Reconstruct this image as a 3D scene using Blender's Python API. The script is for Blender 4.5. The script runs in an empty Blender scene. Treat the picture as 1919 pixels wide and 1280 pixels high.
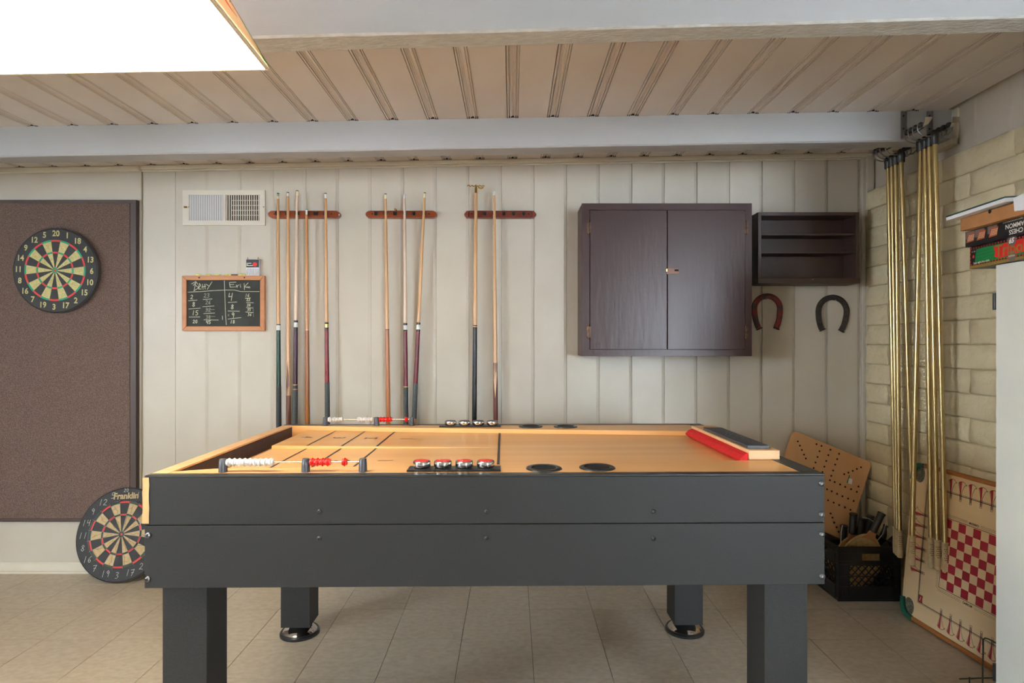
import bpy, bmesh, math, random
from mathutils import Vector, Matrix, Euler

# ------------------------------------------------------------------ camera, world, lights, exposure
S = bpy.context.scene
COL = S.collection
F, HZ, HC = 1130.0, 646.0, 1.29            # focal length in px (1919 wide), horizon row, eye height
DW = 3.414                                  # distance to the back wall
cd = bpy.data.cameras.new('camera'); cd.sensor_width = 36; cd.lens = F / 1919 * 36
cd.shift_y = (HZ - 640) / 1919; cd.clip_start = 0.02
cam = bpy.data.objects.new('camera', cd); COL.objects.link(cam)
cam.location = (0, 0, HC); cam.rotation_euler = (math.pi / 2, 0, 0); S.camera = cam
S.view_settings.view_transform = 'Standard'; S.view_settings.look = 'None'
S.view_settings.gamma = 1; S.view_settings.use_curve_mapping = False
S.view_settings.exposure = 0.1
W = bpy.data.worlds.new('daylight'); S.world = W; W.use_nodes = True
W.node_tree.nodes['Background'].inputs[0].default_value = (0.76, 0.88, 1.0, 1)
W.node_tree.nodes['Background'].inputs[1].default_value = 68.0
LAMP_STRENGTH = 19.0
LAMP_COLOR = (1.0, 0.89, 0.71)
# window opening added unseen in the rear wall (behind the viewer, to the right): portal for the daylight
UNSEEN_WIN = (2.55, 3.55, 0.5, 2.33, -4.2)
ADDED_WIN = (-1.45, -0.2, 1.05, 2.1, -4.6)         # window added unseen in the left wall to light the right side: y range, z range, x
def portal(c, sx, sz, rot):
    l = bpy.data.lights.new('window_portal', 'AREA'); l.shape = 'RECTANGLE'
    l.size = sx; l.size_y = sz; l.cycles.is_portal = True
    o = bpy.data.objects.new('window_portal', l); COL.objects.link(o); o.location = c; o.rotation_euler = (math.pi / 2, 0, rot)
portal(((UNSEEN_WIN[0] + UNSEEN_WIN[1]) / 2, UNSEEN_WIN[4], (UNSEEN_WIN[2] + UNSEEN_WIN[3]) / 2), UNSEEN_WIN[1] - UNSEEN_WIN[0], UNSEEN_WIN[3] - UNSEEN_WIN[2], math.pi)
portal((ADDED_WIN[4], (ADDED_WIN[0] + ADDED_WIN[1]) / 2, (ADDED_WIN[2] + ADDED_WIN[3]) / 2), ADDED_WIN[1] - ADDED_WIN[0], ADDED_WIN[3] - ADDED_WIN[2], math.pi / 2)

random.seed(7)
def at(px, py, d):
    return Vector(((px - 960) * d / F, d, HC - (py - HZ) * d / F))
def X(px, d): return (px - 960) * d / F
def Z(py, d): return HC - (py - HZ) * d / F
def lin(c):
    return tuple((v / 255 / 12.92) if v / 255 <= 0.04045 else ((v / 255 + 0.055) / 1.055) ** 2.4 for v in c)

# ------------------------------------------------------------------ materials
MATS = {}
def mat(name, c, rough=0.5, metal=0.0, c2=None, scale=20, stretch=(1, 1, 1), detail=4, bump=0.0, bscale=None, spec=0.5,
        coat=0.0, contrast=(0.35, 0.65), emit=None, rnd=0.0, trans=0.0, bdist=0.004):
    m = bpy.data.materials.new(name); m.use_nodes = True; MATS[name] = m
    nt = m.node_tree; b = nt.nodes['Principled BSDF']
    b.inputs['Roughness'].default_value = rough; b.inputs['Metallic'].default_value = metal
    b.inputs['Specular IOR Level'].default_value = spec; b.inputs['Coat Weight'].default_value = coat
    b.inputs['Base Color'].default_value = (*lin(c), 1)
    tc = nt.nodes.new('ShaderNodeTexCoord'); mp = nt.nodes.new('ShaderNodeMapping')
    nt.links.new(tc.outputs['Object'], mp.inputs[0])
    mp.inputs['Scale'].default_value = stretch
    if rnd:
        oi = nt.nodes.new('ShaderNodeObjectInfo'); mu = nt.nodes.new('ShaderNodeVectorMath'); mu.operation = 'SCALE'
        cb = nt.nodes.new('ShaderNodeCombineXYZ')
        for k in range(3): nt.links.new(oi.outputs['Random'], cb.inputs[k])
        nt.links.new(cb.outputs[0], mu.inputs[0]); mu.inputs['Scale'].default_value = 37.0
        nt.links.new(mu.outputs[0], mp.inputs['Location'])
    src = None
    if c2 is not None:
        n = nt.nodes.new('ShaderNodeTexNoise'); n.inputs['Scale'].default_value = scale; n.inputs['Detail'].default_value = detail
        nt.links.new(mp.outputs[0], n.inputs['Vector'])
        r = nt.nodes.new('ShaderNodeValToRGB')
        r.color_ramp.elements[0].position, r.color_ramp.elements[1].position = contrast
        r.color_ramp.elements[0].color = (*lin(c), 1); r.color_ramp.elements[1].color = (*lin(c2), 1)
        nt.links.new(n.outputs['Fac'], r.inputs[0]); src = r.outputs[0]
        if rnd:
            hv = nt.nodes.new('ShaderNodeHueSaturation'); ma = nt.nodes.new('ShaderNodeMath'); ma.operation = 'MULTIPLY_ADD'
            nt.links.new(oi.outputs['Random'], ma.inputs[0]); ma.inputs[1].default_value = rnd; ma.inputs[2].default_value = 1 - rnd / 2
            nt.links.new(ma.outputs[0], hv.inputs['Value']); nt.links.new(src, hv.inputs['Color']); src = hv.outputs[0]
        nt.links.new(src, b.inputs['Base Color'])
    if bump:
        n2 = nt.nodes.new('ShaderNodeTexNoise'); n2.inputs['Scale'].default_value = bscale or scale; n2.inputs['Detail'].default_value = 5
        nt.links.new(mp.outputs[0], n2.inputs['Vector'])
        bp = nt.nodes.new('ShaderNodeBump'); bp.inputs['Strength'].default_value = bump; bp.inputs['Distance'].default_value = bdist
        nt.links.new(n2.outputs['Fac'], bp.inputs['Height']); nt.links.new(bp.outputs[0], b.inputs['Normal'])
    if emit:
        b.inputs['Emission Color'].default_value = (*emit[0], 1); b.inputs['Emission Strength'].default_value = emit[1]
    if trans:
        tr = nt.nodes.new('ShaderNodeBsdfTranslucent'); tr.inputs[0].default_value = (*lin(c), 1)
        mx = nt.nodes.new('ShaderNodeMixShader'); mx.inputs[0].default_value = trans
        nt.links.new(b.outputs[0], mx.inputs[1]); nt.links.new(tr.outputs[0], mx.inputs[2])
        nt.links.new(mx.outputs[0], nt.nodes['Material Output'].inputs[0])
    return m

mat('wall_paint', (199, 190, 175), 0.45, c2=(192, 183, 167), scale=3, bump=0.08, bscale=60, rnd=0.03)
mat('rear_paint', (236, 234, 228), 0.6, c2=(232, 230, 224), scale=3)
mat('plain_paint', (219, 211, 192), 0.5, c2=(213, 205, 186), scale=3)
mat('ceiling_paint', (230, 224, 220), 0.35, c2=(223, 215, 209), scale=2.5, bump=0.06, bscale=50, rnd=0.03)
mat('beam_paint', (178, 178, 178), 0.4, c2=(171, 171, 171), scale=8, stretch=(0.15, 1, 1), bump=0.35, bscale=35)
mat('beam_rough', (204, 203, 198), 0.55, c2=(188, 186, 180), scale=60, stretch=(0.4, 1, 1), bump=0.8, bscale=120)
mat('brick_paint', (218, 204, 170), 0.6, c2=(210, 196, 160), scale=6, bump=0.9, bscale=24, rnd=0.05, bdist=0.012)
mat('mortar_paint', (196, 182, 148), 0.8, c2=(186, 172, 140), scale=14, bump=0.5, bscale=60)
mat('tile', (195, 181, 159), 0.3, c2=(176, 160, 137), scale=34, stretch=(1, 1.5, 1), detail=6, contrast=(0.3, 0.7), rnd=0.05, bump=0.03)
mat('grout', (92, 80, 66), 0.8)
mat('carpet', (88, 71, 64), 1.0, c2=(132, 112, 103), scale=330, detail=4, contrast=(0.38, 0.64), bump=1.0, bscale=330, spec=0.1)
mat('dark_brown_wood', (74, 58, 52), 0.5, c2=(66, 51, 46), scale=10, stretch=(1, 1, 0.1))
mat('purple_brown_paint', (70, 51, 50), 0.3, spec=0.25, c2=(70, 52, 51), scale=9, stretch=(1, 1, 0.15), bump=0.25, bscale=45)
mat('shelf_paint', (66, 48, 42), 0.42, c2=(60, 43, 38), scale=12, bump=0.15)
mat('laminate', (45, 45, 45), 0.5, c2=(34, 34, 34), scale=420, detail=2, bump=0.03, spec=0.3)
mat('laminate_inner', (62, 54, 62), 0.6, c2=(54, 46, 54), scale=60)
mat('black_trim', (44, 44, 45), 0.35, c2=(38, 38, 39), scale=60)
mat('black_plastic', (24, 24, 25), 0.35, c2=(20, 20, 21), scale=40)
mat('crate_plastic', (17, 17, 18), 0.4, c2=(23, 23, 24), scale=30)
mat('grey_plastic', (66, 68, 74), 0.35, c2=(60, 62, 68), scale=40)
mat('maple', (242, 188, 124), 0.25, c2=(234, 175, 110), scale=9, stretch=(0.08, 1, 1), detail=6, bump=0.02)
mat('pine', (233, 190, 140), 0.45, c2=(222, 172, 120), scale=14, stretch=(0.1, 1, 1), detail=6)
mat('red_felt', (206, 24, 24), 0.75, c2=(188, 16, 18), scale=80)
mat('red_plastic', (228, 34, 26), 0.25, c2=(220, 28, 22), scale=30)
mat('white_plastic', (222, 220, 217), 0.3, c2=(214, 212, 209), scale=30)
mat('chrome', (225, 225, 228), 0.12, 1.0)
mat('steel', (150, 150, 152), 0.3, 1.0); mat('bolt_steel', (118, 120, 124), 0.32, 1.0); mat('net_cord', (126, 118, 98), 0.8)
mat('brass', (205, 170, 95), 0.22, 1.0)
mat('gold_shaft', (202, 180, 130), 0.3, 1.0, c2=(194, 172, 122), scale=30)
mat('line_black', (38, 34, 32), 0.5, c2=(46, 40, 36), scale=60)
mat('tape', (200, 164, 112), 0.6, c2=(186, 148, 98), scale=25, bump=0.2)
mat('mahogany', (150, 72, 34), 0.3, c2=(120, 50, 22), scale=18, stretch=(0.15, 1, 1), coat=0.3)
mat('mahogany_dark', (128, 52, 32), 0.3, c2=(102, 38, 24), scale=18, stretch=(0.15, 1, 1), coat=0.3)
for n, a, b_ in (('cue_maple', (214, 170, 122), (200, 154, 106)), ('cue_pale', (226, 204, 182), (216, 190, 164)), ('cue_tan', (198, 146, 94), (184, 130, 80)),
                 ('cue_honey', (178, 112, 58), (158, 94, 44)), ('cue_brown', (112, 70, 50), (96, 58, 40)), ('cue_caramel', (158, 98, 40), (138, 80, 28)),
                 ('cue_redbrown', (104, 44, 30), (84, 32, 24))):
    mat(n, a, 0.28, c2=b_, scale=24, stretch=(1, 1, 0.06), coat=0.15)
for n, a in (('cue_green', (18, 58, 44)), ('cue_purple', (62, 20, 44)), ('cue_red', (128, 28, 34)), ('cue_burgundy', (112, 20, 36)), ('cue_black', (26, 26, 27))):
    mat(n, a, 0.26, c2=tuple(int(v * 0.85) for v in a), scale=30, spec=0.4)
mat('cue_wrap', (54, 58, 58), 0.8, c2=(84, 90, 90), scale=340, bump=0.4)
mat('cue_leather', (34, 38, 38), 0.5, c2=(40, 44, 44), scale=80)
mat('ferrule_white', (226, 228, 226), 0.35); mat('ferrule_cream', (232, 222, 186), 0.35); mat('ferrule_green', (150, 196, 160), 0.5)
mat('cue_tip', (58, 74, 78), 0.8); mat('cue_tip_brown', (120, 96, 70), 0.8)
mat('vent_paint', (214, 205, 188), 0.4); mat('vent_damper', (212, 211, 210), 0.4); mat('vent_shade', (120, 106, 100), 0.7); mat('void_black', (12, 12, 12), 0.9)
mat('slate', (44, 46, 42), 0.8, c2=(62, 64, 60), scale=9, detail=6, contrast=(0.42, 0.75))
mat('oak_frame', (190, 128, 80), 0.45, c2=(176, 114, 68), scale=20, stretch=(0.2, 1, 1))
mat('chalk_mark', (222, 222, 196), 0.9, c2=(190, 190, 166), scale=300)
mat('chalk_faint', (158, 160, 146), 0.9, c2=(130, 132, 120), scale=300)
mat('chalk_yellow', (232, 220, 140), 0.85, c2=(222, 208, 128), scale=60); mat('chalk_brown', (128, 104, 92), 0.85)
mat('card_white', (226, 226, 230), 0.6); mat('card_brown', (172, 122, 76), 0.75, c2=(160, 110, 66), scale=18)
mat('card_black', (26, 24, 26), 0.4); mat('print_red', (210, 36, 34), 0.45); mat('print_green', (16, 120, 62), 0.45); mat('print_teal', (28, 70, 66), 0.5)
mat('print_gold', (136, 112, 52), 0.4); mat('print_white', (235, 232, 222), 0.5); mat('print_board', (168, 84, 44), 0.5); mat('print_smoke', (112, 100, 100), 0.5)
mat('dart_black', (36, 36, 36), 0.65, c2=(42, 42, 42), scale=60); mat('dart_cream', (202, 190, 130), 0.65, c2=(184, 172, 112), scale=90)
mat('dart_red', (208, 52, 48), 0.6); mat('dart_green', (30, 146, 104), 0.6); mat('dart_dark_green', (42, 62, 46), 0.6); mat('dart_side', (70, 68, 66), 0.5)
mat('dart_tan', (196, 172, 128), 0.65, c2=(182, 156, 112), scale=60); mat('hand_ink', (196, 196, 190), 0.6)
mat('iron_rust', (66, 58, 54), 0.6, 0.3, c2=(44, 38, 36), scale=60, bump=0.5); mat('iron_red', (120, 34, 30), 0.55, c2=(58, 46, 44), scale=22, contrast=(0.5, 0.56), bump=0.4)
mat('hinge_brass', (112, 82, 60), 0.4, 0.6, c2=(70, 50, 40), scale=60); mat('hasp_brown', (110, 76, 62), 0.45, 0.3)
mat('board_maple', (214, 168, 120), 0.45, c2=(202, 152, 104), scale=7, stretch=(1, 0.12, 0.12), detail=6); mat('hole_dark', (42, 26, 16), 0.9)
mat('carrom_field', (230, 202, 158), 0.4, c2=(220, 190, 144), scale=8, stretch=(1, 0.2, 1)); mat('carrom_rail', (172, 108, 50), 0.4, c2=(152, 90, 38), scale=20, stretch=(1, 0.1, 1))
mat('carrom_red', (168, 26, 46), 0.4); mat('carrom_green', (26, 84, 66), 0.4); mat('net_dark', (52, 52, 44), 0.9, c2=(112, 106, 86), scale=90, contrast=(0.5, 0.6))
mat('paddle_wood', (206, 168, 112), 0.5, c2=(192, 152, 96), scale=14, stretch=(1, 1, 0.2)); mat('paddle_throat', (190, 130, 80), 0.45)
mat('paddle_green', (60, 90, 70), 0.6); mat('grip_black', (22, 22, 23), 0.42, c2=(30, 30, 31), scale=60); mat('cord_white', (214, 206, 190), 0.8)
mat('grip_tan', (214, 190, 150), 0.75, c2=(200, 174, 132), scale=60); mat('wire_green', (56, 62, 48), 0.5, 0.3); mat('slate_plate', (58, 62, 72), 0.35)
mat('plate_print', (132, 140, 138), 0.5, c2=(64, 70, 76), scale=140, contrast=(0.42, 0.5))
mat('cabinet_white', (226, 226, 218), 0.4, c2=(220, 220, 212), scale=5)
mat('glass_cream', (236, 212, 182), 0.4, trans=0.75); mat('glass_green', (60, 160, 90), 0.4, trans=0.75); mat('glass_orange', (240, 96, 56), 0.4, trans=0.75); mat('leading', (44, 44, 48), 0.5, 0.4)
mat('bulb', (250, 240, 220), 0.5, emit=(LAMP_COLOR, 13.0))
mat('lamp_rim', (222, 206, 180), 0.5); mat('dark_mark', (40, 32, 26), 0.8)
mat('lamp_diffuser', (240, 236, 228), 0.6, emit=(LAMP_COLOR, LAMP_STRENGTH))

# ------------------------------------------------------------------ geometry helpers
class MB:
    def __init__(s): s.v = []; s.f = []; s.m = []; s.mi = 0
    def add(s, vs, fs):
        o = len(s.v); s.v += [tuple(v) for v in vs]; s.f += [tuple(i + o for i in f) for f in fs]; s.m += [s.mi] * len(fs); return s
    def box(s, x0, x1, y0, y1, z0, z1):
        return s.add([(x0, y0, z0), (x1, y0, z0), (x1, y1, z0), (x0, y1, z0), (x0, y0, z1), (x1, y0, z1), (x1, y1, z1), (x0, y1, z1)],
                     [(0, 3, 2, 1), (4, 5, 6, 7), (0, 1, 5, 4), (1, 2, 6, 5), (2, 3, 7, 6), (3, 0, 4, 7)])
    def hexa(s, p):   # 8 corners: bottom ring 0-3 (ccw), top ring 4-7
        return s.add(p, [(0, 3, 2, 1), (4, 5, 6, 7), (0, 1, 5, 4), (1, 2, 6, 5), (2, 3, 7, 6), (3, 0, 4, 7)])
    def prism(s, poly, fn0, fn1):   # poly: list of 2d points; fn map to the two caps
        n = len(poly); a = [fn0(*p) for p in poly]; b = [fn1(*p) for p in poly]
        fs = [tuple(range(n)), tuple(range(2 * n - 1, n - 1, -1))] + [(i, n + i, n + (i + 1) % n, (i + 1) % n) for i in range(n)]
        return s.add(a + b, fs)
    def cone(s, p0, p1, r0, r1=None, n=16, caps=True):
        r1 = r0 if r1 is None else r1; p0, p1 = Vector(p0), Vector(p1); ax = (p1 - p0).normalized()
        u = ax.orthogonal().normalized(); w = ax.cross(u)
        vs = []
        for p, r in ((p0, r0), (p1, r1)):
            vs += [p + (u * math.cos(2 * math.pi * i / n) + w * math.sin(2 * math.pi * i / n)) * r for i in range(n)]
        fs = [(i, (i + 1) % n, n + (i + 1) % n, n + i) for i in range(n)]
        if caps: fs += [tuple(range(n - 1, -1, -1)), tuple(range(n, 2 * n))]
        return s.add(vs, fs)
    def lathe(s, prof, o=(0, 0, 0), ax=(0, 0, 1), n=24, closed=False):   # prof: (r, h)
        o = Vector(o); ax = Vector(ax).normalized(); u = ax.orthogonal().normalized(); w = ax.cross(u); vs = []
        for r, h in prof:
            vs += [o + ax * h + (u * math.cos(2 * math.pi * i / n) + w * math.sin(2 * math.pi * i / n)) * max(r, 1e-5) for i in range(n)]
        fs = []
        k = len(prof)
        for j in range(k if closed else k - 1):
            for i in range(n):
                fs.append((j * n + i, j * n + (i + 1) % n, ((j + 1) % k) * n + (i + 1) % n, ((j + 1) % k) * n + i))
        return s.add(vs, fs)
    def tube(s, pts, r, n=8, radii=None):
        pts = [Vector(p) for p in pts]; vs = []; k = len(pts)
        u = None
        for j, p in enumerate(pts):
            t = (pts[min(j + 1, k - 1)] - pts[max(j - 1, 0)]).normalized()
            u = t.orthogonal().normalized() if u is None else (u - t * u.dot(t)).normalized()
            w = t.cross(u); rr = radii[j] if radii else r
            vs += [p + (u * math.cos(2 * math.pi * i / n) + w * math.sin(2 * math.pi * i / n)) * rr for i in range(n)]
        fs = [(j * n + i, j * n + (i + 1) % n, (j + 1) * n + (i + 1) % n, (j + 1) * n + i) for j in range(k - 1) for i in range(n)]
        fs += [tuple(range(n - 1, -1, -1)), tuple(range((k - 1) * n, k * n))]
        return s.add(vs, fs)
    def ball(s, c, r, n=12, sq=(1, 1, 1)):
        c = Vector(c); vs = []; fs = []; m = max(6, n // 2)
        for j in range(m + 1):
            th = math.pi * j / m
            for i in range(n):
                ph = 2 * math.pi * i / n
                vs.append(c + Vector((math.sin(th) * math.cos(ph) * sq[0], math.sin(th) * math.sin(ph) * sq[1], math.cos(th) * sq[2])) * r)
        for j in range(m):
            for i in range(n): fs.append((j * n + i, (j + 1) * n + i, (j + 1) * n + (i + 1) % n, j * n + (i + 1) % n))
        return s.add(vs, fs)
    def disc(s, c, r, fn, n=24, r0=0.0, a0=0.0, a1=2 * math.pi):   # flat disc/ring sector; fn(x,y) -> 3d
        full = abs(a1 - a0 - 2 * math.pi) < 1e-6
        A = [a0 + (a1 - a0) * i / n for i in range(n + 1)]
        if r0 <= 0 and full:
            return s.add([fn(c[0] + r * math.cos(a), c[1] + r * math.sin(a)) for a in A[:-1]], [tuple(range(n))])
        vs = [fn(c[0] + r0 * math.cos(a), c[1] + r0 * math.sin(a)) for a in A] + [fn(c[0] + r * math.cos(a), c[1] + r * math.sin(a)) for a in A]
        return s.add(vs, [(i, n + 1 + i, n + 2 + i, i + 1) for i in range(n)])
    def stroke(s, pts, w, fn):       # flat ribbon of width w through 2d points, each segment a quad with overlap
        for (x0, y0), (x1, y1) in zip(pts[:-1], pts[1:]):
            dx, dy = x1 - x0, y1 - y0; l = math.hypot(dx, dy) or 1e-6; dx /= l; dy /= l; e = w * 0.35; nx, ny = -dy * w / 2, dx * w / 2
            a, b, c, d = x0 - dx * e, y0 - dy * e, x1 + dx * e, y1 + dy * e
            s.add([fn(a - nx, b - ny), fn(c - nx, d - ny), fn(c + nx, d + ny), fn(a + nx, b + ny)], [(0, 1, 2, 3)])
        return s
    def poly(s, pts, fn):
        return s.add([fn(*p) for p in pts], [tuple(range(len(pts)))])
    def mesh(s, name, mats):
        me = bpy.data.meshes.new(name); me.from_pydata(s.v, [], s.f)
        for m in (mats if isinstance(mats, (list, tuple)) else [mats]): me.materials.append(MATS[m])
        me.polygons.foreach_set('material_index', s.m); me.update(); return me
    def build(s, name, mats, parent=None, smooth=False, bevel=0, seg=2, fix=True):
        me = s.mesh(name, mats)
        if fix:
            bm = bmesh.new(); bm.from_mesh(me); bmesh.ops.recalc_face_normals(bm, faces=bm.faces); bm.to_mesh(me); bm.free()
        return link(name, me, parent, smooth, bevel, seg)

def link(name, me, parent=None, smooth=False, bevel=0, seg=2):
    o = bpy.data.objects.new(name, me); COL.objects.link(o)
    if smooth:
        me.polygons.foreach_set('use_smooth', [True] * len(me.polygons)); me.set_sharp_from_angle(angle=math.radians(38))
    if bevel:
        b = o.modifiers.new('bevel', 'BEVEL'); b.width = bevel; b.segments = seg; b.limit_method = 'ANGLE'; b.angle_limit = math.radians(40)
    if parent is not None:
        o.parent = parent
        if parent.type == 'EMPTY' and parent.get('_w'): o.matrix_parent_inverse = Matrix.Translation(-parent.location)
    return o
def tag(o, label, cat, group=None):
    o['label'] = label; o['category'] = cat
    if group: o['group'] = group
    return o
def thing(name, label, cat, loc=(0, 0, 0), rotz=0, group=None, world=False):
    """Empty at the thing's base. world=True: its parts are given in world coordinates."""
    o = bpy.data.objects.new(name, None); COL.objects.link(o); o.empty_display_size = 0.05
    o.location = loc; o.rotation_euler = (0, 0, rotz)
    if world: o['_w'] = 1
    return tag(o, label, cat, group)
def struct(o): o['kind'] = 'structure'; return o
def text_me(body, size, align='CENTER', bold=0.0, shear=0.0, sx=1.0):
    cu = bpy.data.curves.new('lettering', 'FONT'); cu.body = body; cu.size = size; cu.align_x = align; cu.align_y = 'CENTER'
    cu.offset = bold; cu.shear = shear; cu.resolution_u = 3
    o = bpy.data.objects.new('lettering', cu); COL.objects.link(o)
    dg = bpy.context.evaluated_depsgraph_get(); me = bpy.data.meshes.new_from_object(o.evaluated_get(dg))
    bpy.data.objects.remove(o); bpy.data.curves.remove(cu)
    vs = [(v.co.x * sx, v.co.y) for v in me.vertices]; fs = [tuple(p.vertices) for p in me.polygons]
    bpy.data.meshes.remove(me); return vs, fs
def text(mb, body, size, fn, align='CENTER', bold=0.0, shear=0.0, sx=1.0, off=(0, 0), rot=0.0):
    vs, fs = text_me(body, size, align, bold, shear, sx); c, s_ = math.cos(rot), math.sin(rot)
    return mb.add([fn(off[0] + x * c - y * s_, off[1] + x * s_ + y * c) for x, y in vs], fs)
def frame3(o, xa, ya):
    o, xa, ya = Vector(o), Vector(xa), Vector(ya)
    return lambda x, y: o + xa * x + ya * y
# hand-written digits, in a 0..0.6 x 0..1 box
HAND = {'0': [[(.3, 1), (.08, .75), (.08, .3), (.3, 0), (.52, .3), (.52, .75), (.3, 1)]], '1': [[(.35, 1), (.25, 0)]],
        '2': [[(.05, .8), (.25, 1), (.5, .85), (.45, .55), (.02, .03), (.3, .06), (.6, 0)]],
        '3': [[(.05, .92), (.35, 1), (.52, .8), (.2, .55), (.52, .35), (.35, .03), (.02, .05)]],
        '4': [[(.1, 1), (.05, .5), (.5, .55)], [(.5, 1), (.42, 0)]], '5': [[(.55, 1), (.12, .97), (.08, .58), (.42, .55), (.52, .25), (.3, 0), (.02, .06)]],
        '6': [[(.48, 1), (.15, .6), (.06, .25), (.28, 0), (.5, .2), (.38, .45), (.1, .3)]], '7': [[(.02, .92), (.55, 1), (.2, 0)], [(.12, .5), (.5, .52)]],
        '8': [[(.3, .52), (.08, .78), (.3, 1), (.5, .78), (.3, .52), (.05, .25), (.3, 0), (.55, .25), (.3, .52)]],
        '9': [[(.5, .8), (.3, 1), (.1, .75), (.28, .52), (.5, .75), (.4, 0)]]}
def hand(mb, s_, x, y, h, w, fn, rot=0.0, slant=0.08):
    c, sn = math.cos(rot), math.sin(rot)
    for i, ch in enumerate(s_):
        for st in HAND[ch]:
            pts = [((px + i * 0.78 + slant * py) * h, py * h) for px, py in st]
            mb.stroke([(x + a * c - b * sn, y + a * sn + b * c) for a, b in pts], w, fn)
    return mb

# ------------------------------------------------------------------ the room shell
SL = 0.0175
def zc(x): return 2.337 + SL * x
XL, XR, XB, YR = -4.6, 2.04, 2.0, -4.2       # left wall, right wood wall, brick face, rear wall
XE, YE = 6.2, 1.06                            # the room widens to the right behind the brick wall's end
PIT = 0.1846

# floor: vinyl tiles
fl = struct(MB().box(XL, XE, YR, DW + 0.06, -0.06, -0.004).build('floor', 'grout'))
TX0, TY0, TS = -0.83, 2.332, 0.305
tile_cache = {}
def tile(x0, x1, y0, y1):
    key = (round(x1 - x0, 3), round(y1 - y0, 3))
    if key not in tile_cache:
        g = 0.0012; w, h = x1 - x0, y1 - y0
        tile_cache[key] = MB().box(g, w - g, g, h - g, -0.0045, 0).mesh('tile', 'tile')
    o = link('tile', tile_cache[key], fl); o.location = (x0, y0, 0)
for i in range(-8, 10):
    for j in range(-5, 4):
        x0, y0 = TX0 + i * TS, TY0 + j * TS; x1, y1 = min(x0 + TS, XR), min(y0 + TS, DW + 0.01)
        if x1 - x0 > 0.01 and y1 - y0 > 0.01: tile(x0, x1, y0, y1)
m = MB(); ya = TY0 - 5 * TS; xa = TX0 - 8 * TS; xb = XR
m.box(XL, XE, YR, ya - 0.001, -0.0045, 0); m.box(XL, xa - 0.001, ya, DW, -0.0045, 0); m.box(xb + 0.001, XE, ya, YE, -0.0045, 0)
m.build('tile_field', 'tile', fl)

# back wall: backing + vertical planks, flat panel at the left
ZT = 2.6
wb = struct(MB().box(XL, XR + 0.15, DW + 0.012, DW + 0.1, 0, ZT).build('wall_back', 'plain_paint'))
prof = [(0.0, 0.011), (0.0006, 0.0), (PIT - 0.0165, 0.0), (PIT - 0.0025, 0.0045), (PIT, 0.0075), (PIT, 0.012), (0, 0.012)]
def extrude_prof(pr, fn0, fn1): return MB().prism(pr, fn0, fn1)
plank_me = extrude_prof(prof, lambda x, y: (x, y, 0), lambda x, y: (x, y, 2.36)).mesh('plank', 'wall_paint')
bmx = bmesh.new(); bmx.from_mesh(plank_me); bmesh.ops.recalc_face_normals(bmx, faces=bmx.faces); bmx.to_mesh(plank_me); bmx.free()
gx0 = X(327.5, DW) + 0.006
for k in range(22):
    o = link('plank', plank_me, wb); o.location = (gx0 + k * PIT, DW, 0)
xs = X(267, DW)
m = MB().box(xs + 0.006, gx0 - 0.001, DW, DW + 0.012, 0, 2.36); m.build('plank', 'wall_paint', wb, bevel=0.002)
MB().box(XL, xs - 0.004, DW - 0.002, DW + 0.012, 0, 2.30).build('panel', 'wall_paint', wb, bevel=0.003)
# crown strips along the top of the back wall
def beam(name, x0, x1, y0, y1, zb0, zb1, zt0, zt1, mt, bevel=0.0, parent=None):
    o = MB().hexa([(x0, y0, zb0), (x1, y0, zb1), (x1, y1, zb1), (x0, y1, zb0), (x0, y0, zt0), (x1, y0, zt1), (x1, y1, zt1), (x0, y1, zt0)]).build(name, mt, parent, bevel=bevel)
    return o
t1 = struct(beam('trim_1', xs - 0.001, XR, DW - 0.022, DW, zc(xs) - 0.024, zc(XR) - 0.024, zc(xs), zc(XR), 'plain_paint', 0.006))
beam('crown_fillet', xs - 0.001, XR, DW - 0.010, DW, zc(xs) - 0.034, zc(XR) - 0.034, zc(xs) - 0.024, zc(XR) - 0.024, 'plain_paint', 0.003, t1)
t2 = struct(beam('trim_2', XL, xs - 0.003, DW - 0.024, DW, zc(XL) - 0.032, zc(xs) - 0.032, zc(XL), zc(xs), 'plain_paint', 0.006))
# baseboard (back wall)
m = MB(); pr = [(0, 0), (0.020, 0), (0.020, 0.010), (0.013, 0.014), (0.013, 0.052), (0.008, 0.060), (0, 0.060)]
m.prism(pr, lambda a, b: (XL, DW - a, b), lambda a, b: (1.95, DW - a, b)); struct(m.build('baseboard_back', 'plain_paint'))
# corner moulding between back wall and brick
m = MB().box(X(1614, DW), X(1621, DW), DW - 0.012, DW, 0, 2.36); m.box(X(1621, DW), XR, DW - 0.022, DW, 0, 2.36)
struct(m.build('trim_3', 'wall_paint', bevel=0.004))

# ceiling with moulded planks
cl = struct(beam('ceiling', XL, XE, YR, DW + 0.1, zc(XL) + 0.02, zc(XE) + 0.02, zc(XL) + 0.12, zc(XE) + 0.12, 'plain_paint'))
cp = [(0, .010), (.0012, .0), (.0066, .0), (.0076, .009), (.0108, .009), (.0116, .0), (.013, .0005), (.017, .005), (.024, .0095), (.0305, .0095), (.0315, .002), (.0365, .002),
      (.0374, .010), (.0404, .010), (.0412, .0010), (.0452, .0010), (.0460, .009), (.0490, .009), (.0498, 0), (PIT - .0026, 0), (PIT - .0016, .012), (PIT - .0016, .02), (0, .02)]
me = MB().prism(cp, lambda x, z: (x, YR, z), lambda x, z: (x, DW, z)).mesh('plank', 'ceiling_paint')
bmx = bmesh.new(); bmx.from_mesh(me); bmesh.ops.recalc_face_normals(bmx, faces=bmx.faces); bmx.to_mesh(me); bmx.free()
for k in range(-25, 11):
    x0 = 0.004 - 0.025 + k * PIT
    o = link('plank', me, cl); o.location = (x0, 0, zc(x0)); o.rotation_euler = (0, -math.atan(SL), 0)

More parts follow.
